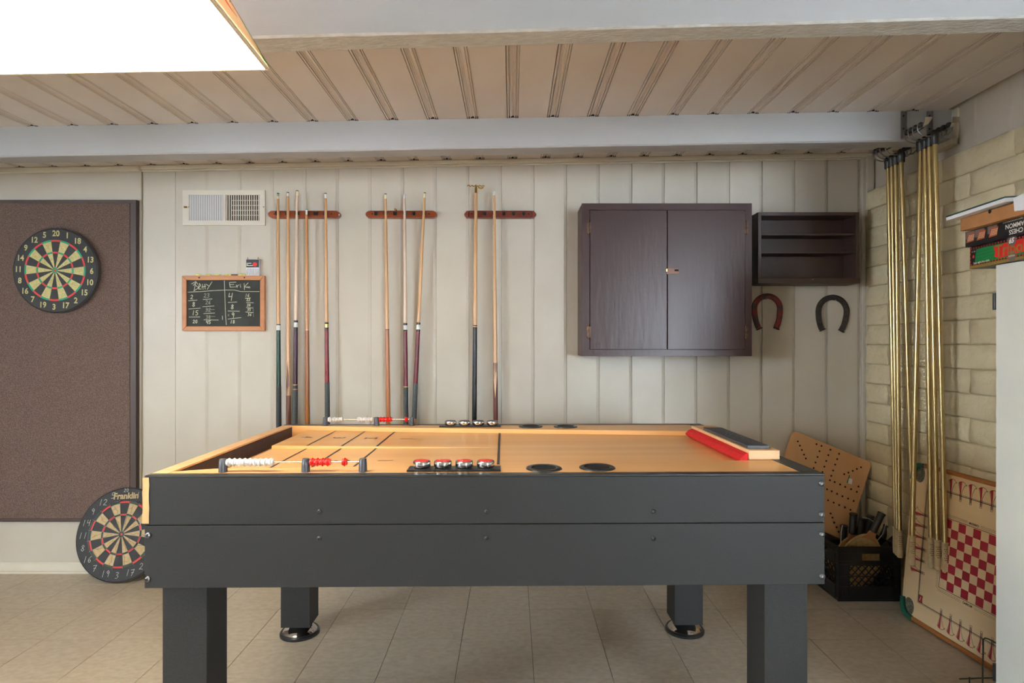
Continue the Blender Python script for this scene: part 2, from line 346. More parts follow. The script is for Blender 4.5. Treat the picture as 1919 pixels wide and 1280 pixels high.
# beams (wavy lower arrises come from a few sections)
def wavy(name, x0, x1, y0, y1, fb, ft, mt, amp, n=26, seed=1, parent=None, mu=None):
    rnd = random.Random(seed); m = MB(); ring = []
    ja = [rnd.uniform(-amp, amp) for _ in range(n + 1)]; jb = [rnd.uniform(-amp, amp) for _ in range(n + 1)]
    for i in range(n + 1):
        x = x0 + (x1 - x0) * i / n
        ring.append([(x, y0 + ja[i] * .5, fb(x) + ja[i] + 0.006), (x, y0 + 0.006 + jb[i] * .5, fb(x) + ja[i] * .6), (x, y1 - 0.006, fb(x) + jb[i] * .6), (x, y1, fb(x) + 0.006 + jb[i]), (x, y1, ft(x)), (x, y0, ft(x))])
    vs = [p for r in ring for p in r]; fs = []; mi = []
    for i in range(n):
        for j in range(6): fs.append((i * 6 + j, (i + 1) * 6 + j, (i + 1) * 6 + (j + 1) % 6, i * 6 + (j + 1) % 6)); mi.append(1 if (mu and j in (0, 1, 2)) else 0)
    fs += [tuple(range(5, -1, -1)), tuple(range(n * 6, n * 6 + 6))]; mi += [0, 0]
    m.add(vs, fs); m.m = mi
    return m.build(name, [mt, mu or mt], parent)
YB0, YB1 = 2.784, 2.888
b1 = struct(wavy('trim_4', XL, XR + 0.0, YB0, YB1, lambda x: 2.199 + 0.0178 * x, lambda x: zc(x) + 0.004, 'beam_paint', 0.0022, seed=3))
b2 = struct(wavy('trim_5', XL, XE, 1.747, 1.838, lambda x: 2.199 + 0.027 * x, lambda x: zc(x) + 0.004, 'beam_paint', 0.0018, seed=5, mu='beam_rough'))
struct(wavy('trim_6', XL, XE, -0.9, -0.8, lambda x: 2.199 + SL * x, lambda x: zc(x) + 0.004, 'beam_paint', 0.0018, seed=6))
# dark marks in the groove ends at the beam and the back wall
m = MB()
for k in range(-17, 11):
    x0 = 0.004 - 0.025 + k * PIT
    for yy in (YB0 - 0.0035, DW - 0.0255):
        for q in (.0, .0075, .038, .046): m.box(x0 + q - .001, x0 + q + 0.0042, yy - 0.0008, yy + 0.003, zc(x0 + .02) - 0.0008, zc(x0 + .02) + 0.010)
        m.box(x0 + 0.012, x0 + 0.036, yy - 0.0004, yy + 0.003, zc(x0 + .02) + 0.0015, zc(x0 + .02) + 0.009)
o = m.build('dark_gap', 'dark_mark', cl); o['kind'] = 'stuff'
# cream boxing round the beam's end on the right wall
m = MB()
m.box(XR - 0.012, XR + 0.001, YB0 - 0.035, YB0, 2.206, zc(XR)); m.box(XR - 0.035, XR + 0.001, YB0 - 0.035, YB1 + 0.03, 2.205, 2.232)
m.build('end_block', 'plain_paint', b1, bevel=0.003)

# right wall: wood band above, painted blocks below
ZB = 2.152
wr = MB().box(XB + 0.0065, XR + 0.25, YE, DW + 0.02, 0, ZB)
wr = struct(wr.build('wall_right', 'mortar_paint'))
wf = struct(MB().box(XR + 0.012, XR + 0.25, YE, DW + 0.02, ZB + 0.001, 2.6).build('wall_right_upper', 'plain_paint'))
m2 = extrude_prof(prof, lambda x, y: (XR + y, -x, ZB + 0.001), lambda x, y: (XR + y, -x, 2.40)).mesh('plank', 'wall_paint')
bmx = bmesh.new(); bmx.from_mesh(m2); bmesh.ops.recalc_face_normals(bmx, faces=bmx.faces); bmx.to_mesh(m2); bmx.free()
for k in range(14):
    o = link('plank', m2, wf); o.location = (0, DW - 0.03 - k * PIT, 0)
BH, BL = ZB / 20, 0.405
def brick_mesh(l, seed):
    r = random.Random(seed); g = 0.0014; e = 0.0055; ny, nz = 6, 2; vs = []; fs = []
    H = BH
    # front face grid (towards -x), jittered, with a chamfered border
    ys = [g + e + (l - 2 * g - 2 * e) * i / ny for i in range(ny + 1)]; zs = [g + e + (H - 2 * g - 2 * e) * i / nz for i in range(nz + 1)]
    for z in zs:
        for y in ys: vs.append((-0.003 + r.uniform(-0.0045, 0.004), y + r.uniform(-.004, .004), z + r.uniform(-.0025, .0025)))
    nf = len(vs)
    fs += [(j * (ny + 1) + i, j * (ny + 1) + i + 1, (j + 1) * (ny + 1) + i + 1, (j + 1) * (ny + 1) + i) for j in range(nz) for i in range(ny)]
    ring = [i for i in range(ny + 1)] + [j * (ny + 1) + ny for j in range(1, nz + 1)] + [nz * (ny + 1) + i for i in range(ny - 1, -1, -1)] + [j * (ny + 1) for j in range(nz - 1, 0, -1)]
    outer = []
    for q in ring:
        y, z = vs[q][1], vs[q][2]
        yy = g if abs(y - ys[0]) < .006 and q % (ny + 1) == 0 else (l - g if q % (ny + 1) == ny else y)
        zz = g if q < ny + 1 else (H - g if q >= nz * (ny + 1) else z)
        outer.append(len(vs)); vs.append((0.0035 + r.uniform(-.0025, .002), yy + r.uniform(-.0015, .0015), zz + r.uniform(-.001, .001)))
    n = len(ring)
    fs += [(ring[i], outer[i], outer[(i + 1) % n], ring[(i + 1) % n]) for i in range(n)]
    back = []
    for q in outer: back.append(len(vs)); vs.append((0.03, vs[q][1], vs[q][2]))
    fs += [(outer[i], back[i], back[(i + 1) % n], outer[(i + 1) % n]) for i in range(n)]
    mb = MB(); mb.add(vs, fs); me = mb.mesh('brick', 'brick_paint')
    bmx = bmesh.new(); bmx.from_mesh(me); bmesh.ops.recalc_face_normals(bmx, faces=bmx.faces); bmx.to_mesh(me); bmx.free()
    me.polygons.foreach_set('use_smooth', [True] * len(me.polygons))
    return me
bfull = [brick_mesh(BL, s) for s in range(8)]; bcache = {}
for r in range(20):
    y1 = DW - 0.002 - (0 if r % 2 else 0); first = BL * (0.5 if r % 2 else 0.92); k = 0
    while y1 > YE + 0.05:
        l = first if k == 0 else BL
        l = min(l, y1 - YE)
        if abs(l - BL) < 1e-4: me = bfull[random.randrange(8)]
        else:
            key = round(l, 3)
            if key not in bcache: bcache[key] = [brick_mesh(l, 50 + len(bcache) * 3 + q) for q in range(3)]
            me = random.choice(bcache[key])
        o = link('brick', me, wr); o.location = (XB, y1 - l, r * BH); y1 -= l; k += 1

# the rest of the room behind the viewer
wy0, wy1, wz0, wz1, _x = ADDED_WIN
m = MB(); m.box(XL - 0.1, XL, YR, wy0, 0, 2.5); m.box(XL - 0.1, XL, wy1, DW + .1, 0, 2.5); m.box(XL - 0.1, XL, wy0, wy1, 0, wz0); m.box(XL - 0.1, XL, wy0, wy1, wz1, 2.5)
struct(m.build('wall_left', 'rear_paint'))
m = MB()
for y in (wy0, (wy0 + wy1) / 2 - .03, wy1 - .06): m.box(XL - .08, XL - .03, y, y + .06, wz0, wz1)
m.box(XL - .08, XL - .03, wy0, wy1, wz0, wz0 + .06); m.box(XL - .08, XL - .03, wy0, wy1, wz1 - .06, wz1)
struct(m.build('unseen_window_2', 'cabinet_white'))  # frame of the opening added in the left wall, never in view
struct(MB().box(XR + 0.25, XE, YE, YE + 0.1, 0, 2.6).build('wall_side', 'rear_paint'))
struct(MB().box(XE, XE + 0.1, YR, YE + 0.1, 0, 2.7).build('wall_far_right', 'rear_paint'))
a, b, z0, z1, _y = UNSEEN_WIN
m = MB(); m.box(XL, a, YR - 0.12, YR, 0, 2.7); m.box(b, XE + .1, YR - 0.12, YR, 0, 2.7); m.box(a, b, YR - 0.12, YR, 0, z0); m.box(a, b, YR - 0.12, YR, z1, 2.7)
struct(m.build('wall_rear', 'rear_paint'))
m = MB()
for x in (a, (a + b) / 2 - 0.03, b - 0.06): m.box(x, x + 0.06, YR - 0.09, YR - 0.03, z0, z1)
m.box(a, b, YR - 0.09, YR - 0.03, z0, z0 + 0.06); m.box(a, b, YR - 0.09, YR - 0.03, z1 - 0.06, z1)
struct(m.build('unseen_window_1', 'cabinet_white'))  # frame of the unseen rear opening

# ------------------------------------------------------------------ the shuffleboard table
TL, TW, TH, TB, TSEAM = 1.921, 1.09, 0.923, 0.607, 0.783
ROT = 0.0145
tb = thing('shuffleboard_table', 'large dark grey bank shuffleboard table with maple playing deck in the middle of the room', 'game table', (-1.030, 1.69, 0), ROT)
def T2W(u, v, z):
    c, s_ = math.cos(ROT), math.sin(ROT); return Vector((-1.030 + u * c - v * s_, 1.69 + u * s_ + v * c, z))
PT = 0.028
MB().box(0.010, TL, 0.0, PT, TSEAM + 0.001, TH - 0.006).build('upper_side_panel', 'laminate', tb, bevel=0.0015)
MB().box(0.0, TL, 0.0, PT, TB, TSEAM - 0.001).build('lower_side_panel', 'laminate', tb, bevel=0.0015)
MB().box(0.0, TL, TW - PT, TW, TSEAM + 0.001, TH - 0.006).build('upper_side_panel', 'laminate', tb, bevel=0.0015)
MB().box(0.0, TL, TW - PT, TW, TB, TSEAM - 0.001).build('lower_side_panel', 'laminate', tb, bevel=0.0015)
EL, ER = 0.045, 0.055
MB().box(0.0, EL - 0.004, PT, TW - PT, TB + 0.02, TH - 0.008).build('end_panel', 'laminate', tb, bevel=0.001)
MB().box(EL - 0.004, EL, PT, TW - PT, 0.80, TH - 0.009).build('end_lining', 'laminate_inner', tb)
MB().box(TL - ER, TL, PT, TW - PT, TB + 0.02, TH - 0.006).build('end_panel', 'laminate', tb, bevel=0.001)
# black edge trims, light wood cap on the left end
MB().box(0.0, TL, -0.001, 0.031, TH - 0.006, TH).build('edge_trim', 'black_trim', tb, bevel=0.002)
MB().box(0.0, TL, TW - 0.031, TW + 0.001, TH - 0.006, TH).build('edge_trim', 'black_trim', tb, bevel=0.002)
MB().box(TL - ER, TL + 0.001, 0.031, TW - 0.031, TH - 0.006, TH).build('edge_trim', 'black_trim', tb, bevel=0.002)
MB().box(0.0, EL, 0.031, TW - 0.031, TH - 0.008, TH - 0.0005).build('end_cap', 'pine', tb, bevel=0.002)
MB().box(PT, TL - PT, PT, TW - PT, TB + 0.03, TB + 0.045).build('bottom_panel', 'laminate', tb)
MB().box(EL, TL - ER, PT, TW - PT, 0.84, 0.862).build('gutter_floor', 'maple', tb)
# rails, wider towards the right
near = [(EL, .060), (.15, .100), (.52, .122), (1.0, .150), (1.80, .208), (TL - ER, .212)]
far = [(EL, 1.050), (.52, .975), (1.80, .850), (TL - ER, .846)]
m = MB().prism([(EL, .031), (TL - ER, .031)] + near[::-1], lambda u, v: (u, v, 0.862), lambda u, v: (u, v, TH - 0.001)); m.build('near_rail', 'maple', tb, bevel=0.0015)
m = MB().prism(far + [(TL - ER, TW - .031), (EL, TW - .031)], lambda u, v: (u, v, 0.862), lambda u, v: (u, v, TH - 0.001)); m.build('far_rail', 'maple', tb, bevel=0.0015)
# playing boards
ZP = 0.904
def vn(u):
    for (a, b), (c, d) in zip(near[:-1], near[1:]):
        if a <= u <= c: return b + (d - b) * (u - a) / (c - a)
    return .21
def vf(u):
    for (a, b), (c, d) in zip(far[:-1], far[1:]):
        if a <= u <= c: return b + (d - b) * (u - a) / (c - a)
    return .85
U0, UM, UE = 0.12, 0.985, 1.80
def vs_(u): return 0.612 - 0.05 * (u - U0) / (UM - U0)
zl = ZP - 0.012
p = [(U0, vn(U0) + .002), (.52, vn(.52) + .002), (UM, vn(UM) + .002), (UM, vs_(UM) - .001), (U0, vs_(U0) - .001)]
def znear(u): return zl + 0.012 * (u - U0) / (UM - U0)
m = MB().prism(p, lambda u, v: (u, v, 0.864), lambda u, v: (u, v, znear(u))); m.build('near_lane', 'maple', tb)
p = [(U0, vs_(U0)), (UM, vs_(UM)), (UM, vf(UM) - .002), (.52, vf(.52) - .002), (U0, vf(U0) - .002)]
m = MB().prism(p, lambda u, v: (u, v, 0.864), lambda u, v: (u, v, ZP)); m.build('far_lane', 'maple', tb, bevel=0.001)
p = [(UM + .0015, vn(UM) + .002), (UE, vn(UE) + .002), (TL - ER, .214), (TL - ER, .844), (UE, vf(UE) - .002), (UM + .0015, vf(UM) - .002)]
m = MB().prism(p, lambda u, v: (u, v, 0.864), lambda u, v: (u, v, ZP)); m.build('shooting_deck', 'maple', tb)
m = MB(); e = 0.0006; lw = 0.0075
for u in (.256, .39, .525):
    m.poly([(u - lw / 2, vs_(u) + .003), (u + lw / 2, vs_(u) + .003), (u + lw / 2, vf(u) - .004), (u - lw / 2, vf(u) - .004)], lambda a, b: (a, b, ZP + e))
    m.poly([(u - lw / 2, vn(u) + .004), (u + lw / 2, vn(u) + .004), (u + lw / 2, vs_(u) - .003), (u - lw / 2, vs_(u) - .003)], lambda a, b: (a, b, znear(a) + e))
u = .990; m.poly([(u - lw / 2, vn(u) + .004), (u + lw / 2, vn(u) + .004), (u + lw / 2, vf(u) - .004), (u - lw / 2, vf(u) - .004)], lambda a, b: (a, b, ZP + 2 * e))
for ch, uc in (('4', .188), ('3', .323), ('2', .458), ('1', .605)):
    vc = (vs_(uc) + vf(uc)) / 2 + .0
    text(m, ch, 0.075, lambda x, y, uc=uc, vc=vc: (uc + y, vc - x, ZP + e))
    vc = (vn(uc) + vs_(uc)) / 2 - .02
    text(m, ch, 0.075, lambda x, y, uc=uc, vc=vc: (uc + y, vc - x, znear(uc + y) + e))
o = m.build('score_lines', 'line_black', tb); o['kind'] = 'stuff'
# bridge block, cushion and plate at the right end
MB().box(1.790, 1.888, .207, .80, TH + 0.0005, 0.953).build('bridge_block', 'pine', tb, bevel=0.0015)
MB().box(1.790, TL - ER - 0.002, .216, .80, ZP, TH + 0.0005).build('bridge_base', 'pine', tb)
m = MB().prism([(1.789, .944), (1.772, .936), (1.758, .921), (1.776, .906), (1.789, .905)], lambda a, b: (a, .210, b), lambda a, b: (a, .785, b)); m.build('cushion', 'red_felt', tb, bevel=0.003)
pl = MB().box(1.795, 1.866, .235, .665, 0.9535, 0.964).build('name_plate', 'slate_plate', tb, bevel=0.0015)
m = MB(); fn = lambda x, y: (1.8305 + x, .45 + y, 0.9645)
for r0, r1 in ((.94, 1.0),):
    n = 40; A = [2 * math.pi * i / n for i in range(n)]
    m.add([fn(.026 * r1 * math.cos(a), .095 * r1 * math.sin(a)) for a in A] + [fn(.026 * r0 * math.cos(a), .095 * r0 * math.sin(a)) for a in A], [(i, (i + 1) % n, n + (i + 1) % n, n + i) for i in range(n)])
n = 40; m.add([fn(.021 * math.cos(2 * math.pi * i / n), .082 * math.sin(2 * math.pi * i / n)) for i in range(n)], [tuple(range(n))])
m.build('emblem', 'plate_print', pl)
# legs with chrome levelling feet
LS = 0.126
for u0 in (0.033, TL - 0.034 - LS):
    for v0 in (0.030, TW - 0.020 - LS):
        lg = MB().box(u0, u0 + LS, v0, v0 + LS, 0.052, TB + 0.03).build('leg', 'laminate', tb, bevel=0.0015)
        c = (u0 + LS / 2, v0 + LS / 2, 0)
        MB().lathe([(0.0, .055), (.016, .055), (.020, .044), (.035, .040), (.058, .030), (.074, .017), (.078, .010)], c, n=36).build('levelling_foot', 'chrome', lg, smooth=True)
        MB().lathe([(.074, .016), (.080, .017), (.086, .010), (.086, .0), (.0, .0)], c, n=36).build('foot_ring', 'black_plastic', lg, smooth=True)
# bolts and screw caps on the near side
def screw(u, z, r, mt, name):
    MB().lathe([(r, 0), (r, .002), (r * .85, .004), (r * .45, .0055), (r * .40, .003), (0, .003)], (u, 0, z), (0, -1, 0), 16).build(name, mt, tb, smooth=True)
for pxx, pyy in ((1540, 906), (1540, 964), (1540.5, 1001), (1541, 1080), (278, 1003), (277.5, 1085)):
    d = 1.69 + (0.028 if pxx > 900 else 0); q = at(pxx, pyy, d); screw(q.x + 1.030, q.z, 0.0085, 'bolt_steel', 'bolt')
for pxx in (599, 912, 1225):
    for pyy in (958.5, 1008.5):
        d = 1.69 + ROT * ((pxx - 271) / 1275 * 1.92); q = at(pxx, pyy, d); screw(q.x + 1.030, q.z, 0.0068, 'black_trim', 'screw_cap')
# masking tape on the left front corner
m = MB(); zs = [TSEAM + .006 + i * .0215 for i in range(7)]
rn = random.Random(4); ring = [[(-0.0035 + rn.uniform(-.001, .001), 0.045, z), (-0.004 + rn.uniform(-.001, .001), -0.0025, z), (0.0135 + rn.uniform(-.0012, .0012), -0.0018, z)] for z in zs]
m.add([p for r in ring for p in r], [(i * 3 + j, i * 3 + j + 1, i * 3 + 4 + j, i * 3 + 3 + j) for i in range(6) for j in range(2)]); m.build('tape_strip', 'tape', tb)
# cup holders
def wtab(px, py, z=TH):     # pixel on the table-top plane -> local u, v
    d = (HC - z) * F / (py - HZ); p_ = Vector((X(px, d) + 1.030, d - 1.69)); c, s_ = math.cos(ROT), math.sin(ROT)
    return p_.x * c + p_.y * s_, -p_.x * s_ + p_.y * c
for pxx, v, nm in ((1020, .085, 'c'), (1120, .092, 'c'), (995, 1.000, 'c'), (1060.5, .993, 'c')):
    d = 1.69 + v + .014; u = X(pxx, d) + 1.030 + ROT * v
    cu = MB().lathe([(.0375, TH - .0006), (.0385, TH + .003), (.047, TH + .0042), (.0525, TH + .0025), (.0535, TH - .0008)], (u, v, 0), n=32).build('cup_holder_ring', 'black_plastic', tb, smooth=True)
    MB().lathe([(.0375, TH + .002), (.036, TH - .0005), (0, TH - .0004)], (u, v, 0), n=32).build('cup_well', 'void_black', cu, smooth=True)
# puck trays
def tray(px0, px1, v0, v1, n):
    d = 1.69 + (v0 + v1) / 2 + .012; u0, u1 = X(px0, d) + 1.030 + ROT * v0, X(px1, d) + 1.030 + ROT * v0
    MB().box(u0, u1, v0, v1, TH - .0008, TH + .005).build('puck_tray', 'black_plastic', tb, bevel=0.0015)
    return u0, u1
tray(766, 939, .040, .104, 4); tray(825, 939, .985, 1.045, 4)
def puck(px, v, top, label, group):
    d = 1.69 + v + .01; u = X(px, d) + 1.030 + ROT * v; q = T2W(u, v, TH + .005)
    t = thing('shuffle_puck', label, 'puck', q, ROT, group)
    MB().lathe([(0, .0), (.0215, .0), (.0250, .0025), (.0264, .006), (.0268, .011), (.0264, .0165), (.0252, .0195), (.0236, .0206), (.0224, .0200), (0, .0196)], n=32).build('weight_body', 'chrome', t, smooth=True)
    MB().lathe([(.0222, .0194), (.0215, .0206), (0, .0209)], n=32).build('top_cap', top, t, smooth=True)
ords = ('leftmost', 'second from left', 'third from left', 'rightmost')
for k, pxx in enumerate((791, 830.5, 870.5, 910.5)):
    puck(pxx, .078, 'red_plastic', 'red topped chrome shuffleboard puck in the near tray, %s of four' % ords[k], 'red pucks in the near tray')
for k, pxx in enumerate((845, 871, 897, 923.5)):
    puck(pxx, 1.012, 'grey_plastic', 'plain chrome shuffleboard puck in the far tray, %s of four' % ords[k], 'chrome pucks in the far tray')
# bead score counters
def bead_mesh(mt, r):
    return MB().lathe([(.002, -.0072), (.0088, -.0072), (.0098, -.005), (.0098, -.0024), (.0122, -.001), (.0126, 0), (.0122, .001), (.0098, .0024), (.0098, .005), (.0088, .0072), (.002, .0072)], ax=(1, 0, 0), n=20).mesh('bead', mt)
BW, BR = bead_mesh('white_plastic', 1), bead_mesh('red_plastic', 1)
for b in (BW, BR): b.polygons.foreach_set('use_smooth', [True] * len(b.polygons)); b.set_sharp_from_angle(angle=math.radians(50))
def counter(posts, whites, reds, v, taper, name, label):
    d0 = 1.69 + v
    def uu(px): d = d0 + .008; return X(px, d) + 1.030 + ROT * v
    q = T2W(uu(posts[0]), v, TH)
    t = thing('bead_counter', label, 'score counter', q, ROT, 'score bead counters')
    o0 = uu(posts[0])
    for p_ in posts:
        u = uu(p_) - o0
        MB().lathe([(0, 0), (.0125, 0), (.0118, .018), (.0105, .0355), (.0085, .038), (0, .038)], (u, 0, 0), n=20).build('post', 'grey_plastic', t, smooth=True)
    MB().cone((0, 0, .0275), (uu(posts[-1]) - o0, 0, .0275), .0021, n=10).build('rod', 'chrome', t, smooth=True)
    for lst, me in ((whites, BW), (reds, BR)):
        for p_ in lst:
            o = link('bead', me, t); o.location = (uu(p_) - o0, 0, .0275)
counter((420, 574, 680.5), [431.5 + i * 9.75 for i in range(9)], [586.5 + i * 9.6 for i in range(4)] + [646.5], .048, True, 'n', 'bead score counter on the near rail with white beads pushed together at the left post')
counter((611, 706.5, 772.5), [619] + [628 + i * 6.15 for i in range(3)] + [673.5] + [680 + i * 6.1 for i in range(4)], [714 + i * 6.1 for i in range(4)] + [762], 1.043, False, 'f', 'bead score counter on the far rail with white beads in two spread groups')

# ------------------------------------------------------------------ cue racks and cues on the back wall
DC = DW - 0.052                     # cue axis distance at the clips
RD = DW - 0.040                     # front face of the rack bar
def rack(px0, px1, clips, holes, pointed, mt, label):
    x0, x1 = X(px0, RD), X(px1, RD); z0, z1 = Z(408, RD), Z(394.5, RD); zm = (z0 + z1) / 2; h = (z1 - z0) / 2
    t = thing('cue_rack', label, 'cue rack', ((x0 + x1) / 2, DW, z0), world=True, group='wooden cue racks')
    e = 0.028; n = 8; pr = []
    if pointed:
        capx = (X(878.5, RD) - X(870, RD))
        body = [(x0 + capx, z0), (x1 - capx, z0), (x1 - capx, z1), (x0 + capx, z1)]
    else:
        pr = [(x1 - e + e * math.sin(a), zm - h * math.cos(a)) for a in [math.pi * i / n for i in range(n + 1)]]
        pl_ = [(x0 + e - e * math.sin(a), zm + h * math.cos(a)) for a in [math.pi * i / n for i in range(n + 1)]]
        body = pr + pl_
    # clips are set in notches cut from the front; screw holes are short dark wells
    MB().prism(body, lambda a, b: (a, RD, b), lambda a, b: (a, DW, b)).build('bar', mt, t, bevel=0.004)
    if pointed:
        for s_, xe in ((-1, x0), (1, x1)):
            xc = xe - s_ * (capx - .0015)
            MB().prism([(xc, z0), (xc + s_ * capx * .35, z0 + .001), (xe, zm), (xc + s_ * capx * .35, z1 - .001), (xc, z1)], lambda a, b: (a, RD + .001, b), lambda a, b: (a, DW, b)).build('end_cap', mt, t, bevel=0.003)
    MB().box(x0 + .03, x1 - .03, RD - .0008, RD + .002, zm + h * .42, zm + h * .46).build('groove', 'mahogany_dark', t)
    for c in clips:
        x = X(c, RD); w = .0095
        m = MB(); m.box(x - w, x + w, RD - .001, RD + .001, zm - .0075, zm + .012); m.box(x - w, x - w + .003, RD - .017, RD, zm - .0075, zm + .012); m.box(x + w - .003, x + w, RD - .017, RD, zm - .0075, zm + .012)
        m.build('clip', 'black_plastic', t, bevel=0.001)
    for c in holes:
        MB().lathe([(.0042, -.0006), (.0042, .0), (.003, .0), (0, .0004)], (X(c, RD), RD, zm + .001), (0, -1, 0), 12).build('screw_hole', 'void_black', t)
    lo = MB().box(x0 + .01, x1 - .01, DW - .075, DW, .628, .648); lo.build('lower_ledge', mt, t, bevel=0.004)
    return t
rack(502, 637, (521.5, 540, 558, 577, 592.5, 610.5), (514.5, 621.5), False, 'mahogany', 'reddish wooden cue rack holding five cues beside the air vent')
rack(685, 819, (706, 723.5, 741.5, 760, 776.5, 795), (698, 804.5), False, 'mahogany', 'reddish wooden cue rack holding three cues, the middle rack')
rack(870, 1006, (891.5, 909, 927.5, 945, 963, 982), (884, 991), True, 'mahogany_dark', 'reddish wooden cue rack with pointed ends holding a brass bridge stick and one cue')

def cue(px0, py0, px1, segs, label, py1=795, group='pool cues', rt=.0064, rb=.0145, zb=.649, bridge=False):
    """tip at pixel (px0,py0), passes pixel (px1,py1); segs: list of (y_px_end, material, name)"""
    a = at(px0, py0, DC); b = at(px1, py1, DC); dirv = (b - a) / (b.z - a.z)
    def pos(z):
        k = (a.z - z) / (a.z - zb); return Vector((a.x + dirv.x * (z - a.z), DC - .004 * k, z))
    base = pos(zb)
    t = thing('bridge_stick' if bridge else 'pool_cue', label, 'bridge stick' if bridge else 'pool cue', base, group=group, world=True)
    L = a.z - zb
    def rad(z):
        k = (a.z - z) / L; return rt + (rb - rt) * min(1, max(0, (k * 1.02))) ** 0.9
    y = py0; z = a.z; last = None
    for ye, mt, nm in segs:
        z1 = zb if ye is None else Z(ye, DC); g = 1.06 if nm == 'wrap' else 1.0
        if nm in ('ring',): g = 1.03
        pts = [z + (z1 - z) * i / 3 for i in range(4)]
        m = MB(); n = 16
        rr = [rad(q) * g for q in pts]
        prof_ = [(0, 0)] + [(r_, 0) for r_ in ()]
        vs = []; fs = []
        for q, r_ in zip(pts, rr):
            c = pos(q); vs += [(c.x + r_ * math.cos(2 * math.pi * i / n), c.y + r_ * math.sin(2 * math.pi * i / n), c.z) for i in range(n)]
        for j in range(3): fs += [(j * n + i, j * n + (i + 1) % n, (j + 1) * n + (i + 1) % n, (j + 1) * n + i) for i in range(n)]
        fs += [tuple(range(n)), tuple(range(4 * n - 1, 3 * n - 1, -1))]
        m.add(vs, fs); last = m.build(nm, mt, t, smooth=True); z = z1
    return t, pos, rad
def points(t, pos, rad, y0, y1, mt, faces=(0,), w=0.75, flip=False):
    """spliced point inlaid on the butt: a slim triangle wrapped on the cue"""
    z0, z1 = Z(y0, DC), Z(y1, DC); m = MB(); n = 14
    for f0 in faces:
        vs = []; fs = []
        for i in range(n + 1):
            z = z0 + (z1 - z0) * i / n; k = i / n if not flip else 1 - i / n; c = pos(z); r_ = rad(z) * 1.012
            for j in range(5):
                a = -math.pi / 2 + f0 + (j / 4 - .5) * 2 * w * k; vs.append((c.x + r_ * math.cos(a), c.y + r_ * math.sin(a), z))
        for i in range(n): fs += [(i * 5 + j, i * 5 + j + 1, (i + 1) * 5 + j + 1, (i + 1) * 5 + j) for j in range(4)]
        m.add(vs, fs)
    m.build('splice_point', mt, t, smooth=True)
cue(521.5, 362, 523.5, [(363.6, 'cue_tip', 'tip'), (368, 'ferrule_green', 'ferrule'), (373, 'ferrule_cream', 'ferrule'), (607.5, 'cue_maple', 'shaft'), (609.5, 'cue_black', 'ring'), (619, 'ferrule_white', 'joint_collar'), (723, 'cue_green', 'butt'), (None, 'cue_leather', 'wrap')],
    'pool cue with dark green butt and white joint, leftmost in the rack by the vent')
t, p_, r_ = cue(540, 360.5, 541.5, [(362, 'cue_tip', 'tip'), (368, 'ferrule_white', 'ferrule'), (741, 'cue_maple', 'shaft'), (None, 'cue_brown', 'butt')],
    'one-piece pool cue with long brown splice point, second from left near the vent')
points(t, p_, r_, 676, 741.5, 'cue_brown', w=1.2)
cue(557.5, 357, 553.5, [(358.5, 'cue_tip', 'tip'), (367, 'ferrule_cream', 'ferrule'), (600.5, 'cue_pale', 'shaft'), (604.5, 'cue_black', 'ring'), (613.5, 'ferrule_white', 'joint_collar'), (617, 'cue_black', 'ring'), (720, 'cue_purple', 'butt'), (722, 'cue_tan', 'ring'), (728.5, 'cue_leather', 'ring'), (730, 'cue_tan', 'ring'), (None, 'cue_wrap', 'wrap')],
    'pool cue with dark purple butt and thread wrap, third from left near the vent')
cue(575, 392.5, 577, [(393.4, 'cue_tip', 'tip'), (402.5, 'ferrule_white', 'ferrule'), (617, 'cue_tan', 'shaft'), (619.5, 'cue_maple', 'ring'), (None, 'cue_caramel', 'butt')],
    'short pool cue with a caramel brown butt whose white ferrule sits level with its rack')
cue(610.5, 362, 614.5, [(363.6, 'cue_tip', 'tip'), (372, 'ferrule_white', 'ferrule'), (604, 'cue_maple', 'shaft'), (607.5, 'cue_black', 'ring'), (613.5, 'brass', 'joint_collar'), (617.5, 'cue_black', 'ring'), (717, 'cue_red', 'butt'), (None, 'cue_wrap', 'wrap')],
    'pool cue with bright red butt and gold joint, rightmost in the rack by the vent')
cue(723, 363, 728.5, [(364.6, 'cue_tip', 'tip'), (373, 'ferrule_cream', 'ferrule'), (617, 'cue_maple', 'shaft'), (618.5, 'cue_redbrown', 'ring'), (None, 'cue_honey', 'butt')],
    'plain pool cue with honey brown butt, leftmost in the middle rack')
cue(758.5, 364, 761.5, [(372, 'ferrule_white', 'ferrule'), (605.5, 'cue_pale', 'shaft'), (609.5, 'cue_black', 'ring'), (618, 'ferrule_white', 'joint_collar'), (621.5, 'cue_black', 'ring'), (724, 'cue_burgundy', 'butt'), (725.5, 'cue_maple', 'ring'), (None, 'cue_wrap', 'wrap')],
    'pool cue with pale shaft and burgundy butt hanging upright in the middle rack')
cue(796.5, 361, 776, [(362.5, 'cue_tip', 'tip'), (371, 'ferrule_cream', 'ferrule'), (604.5, 'cue_maple', 'shaft'), (608.5, 'cue_black', 'ring'), (617.5, 'ferrule_white', 'joint_collar'), (621, 'cue_black', 'ring'), (719, 'cue_burgundy', 'butt'), (784, 'cue_wrap', 'wrap'), (None, 'cue_tan', 'butt_sleeve')],
    'slanting pool cue with burgundy butt, rightmost in the middle rack')
t, p_, r_ = cue(892.5, 362, 889.5, [(609.5, 'cue_maple', 'shaft'), (611.5, 'cue_black', 'ring'), (613.5, 'cue_maple', 'ring'), (None, 'cue_black', 'butt')],
    'bridge stick with brass rest head and black butt in the pointed rack', rt=.0085, group='cue sticks in the pointed rack', bridge=True)
top = p_(Z(362, DC))
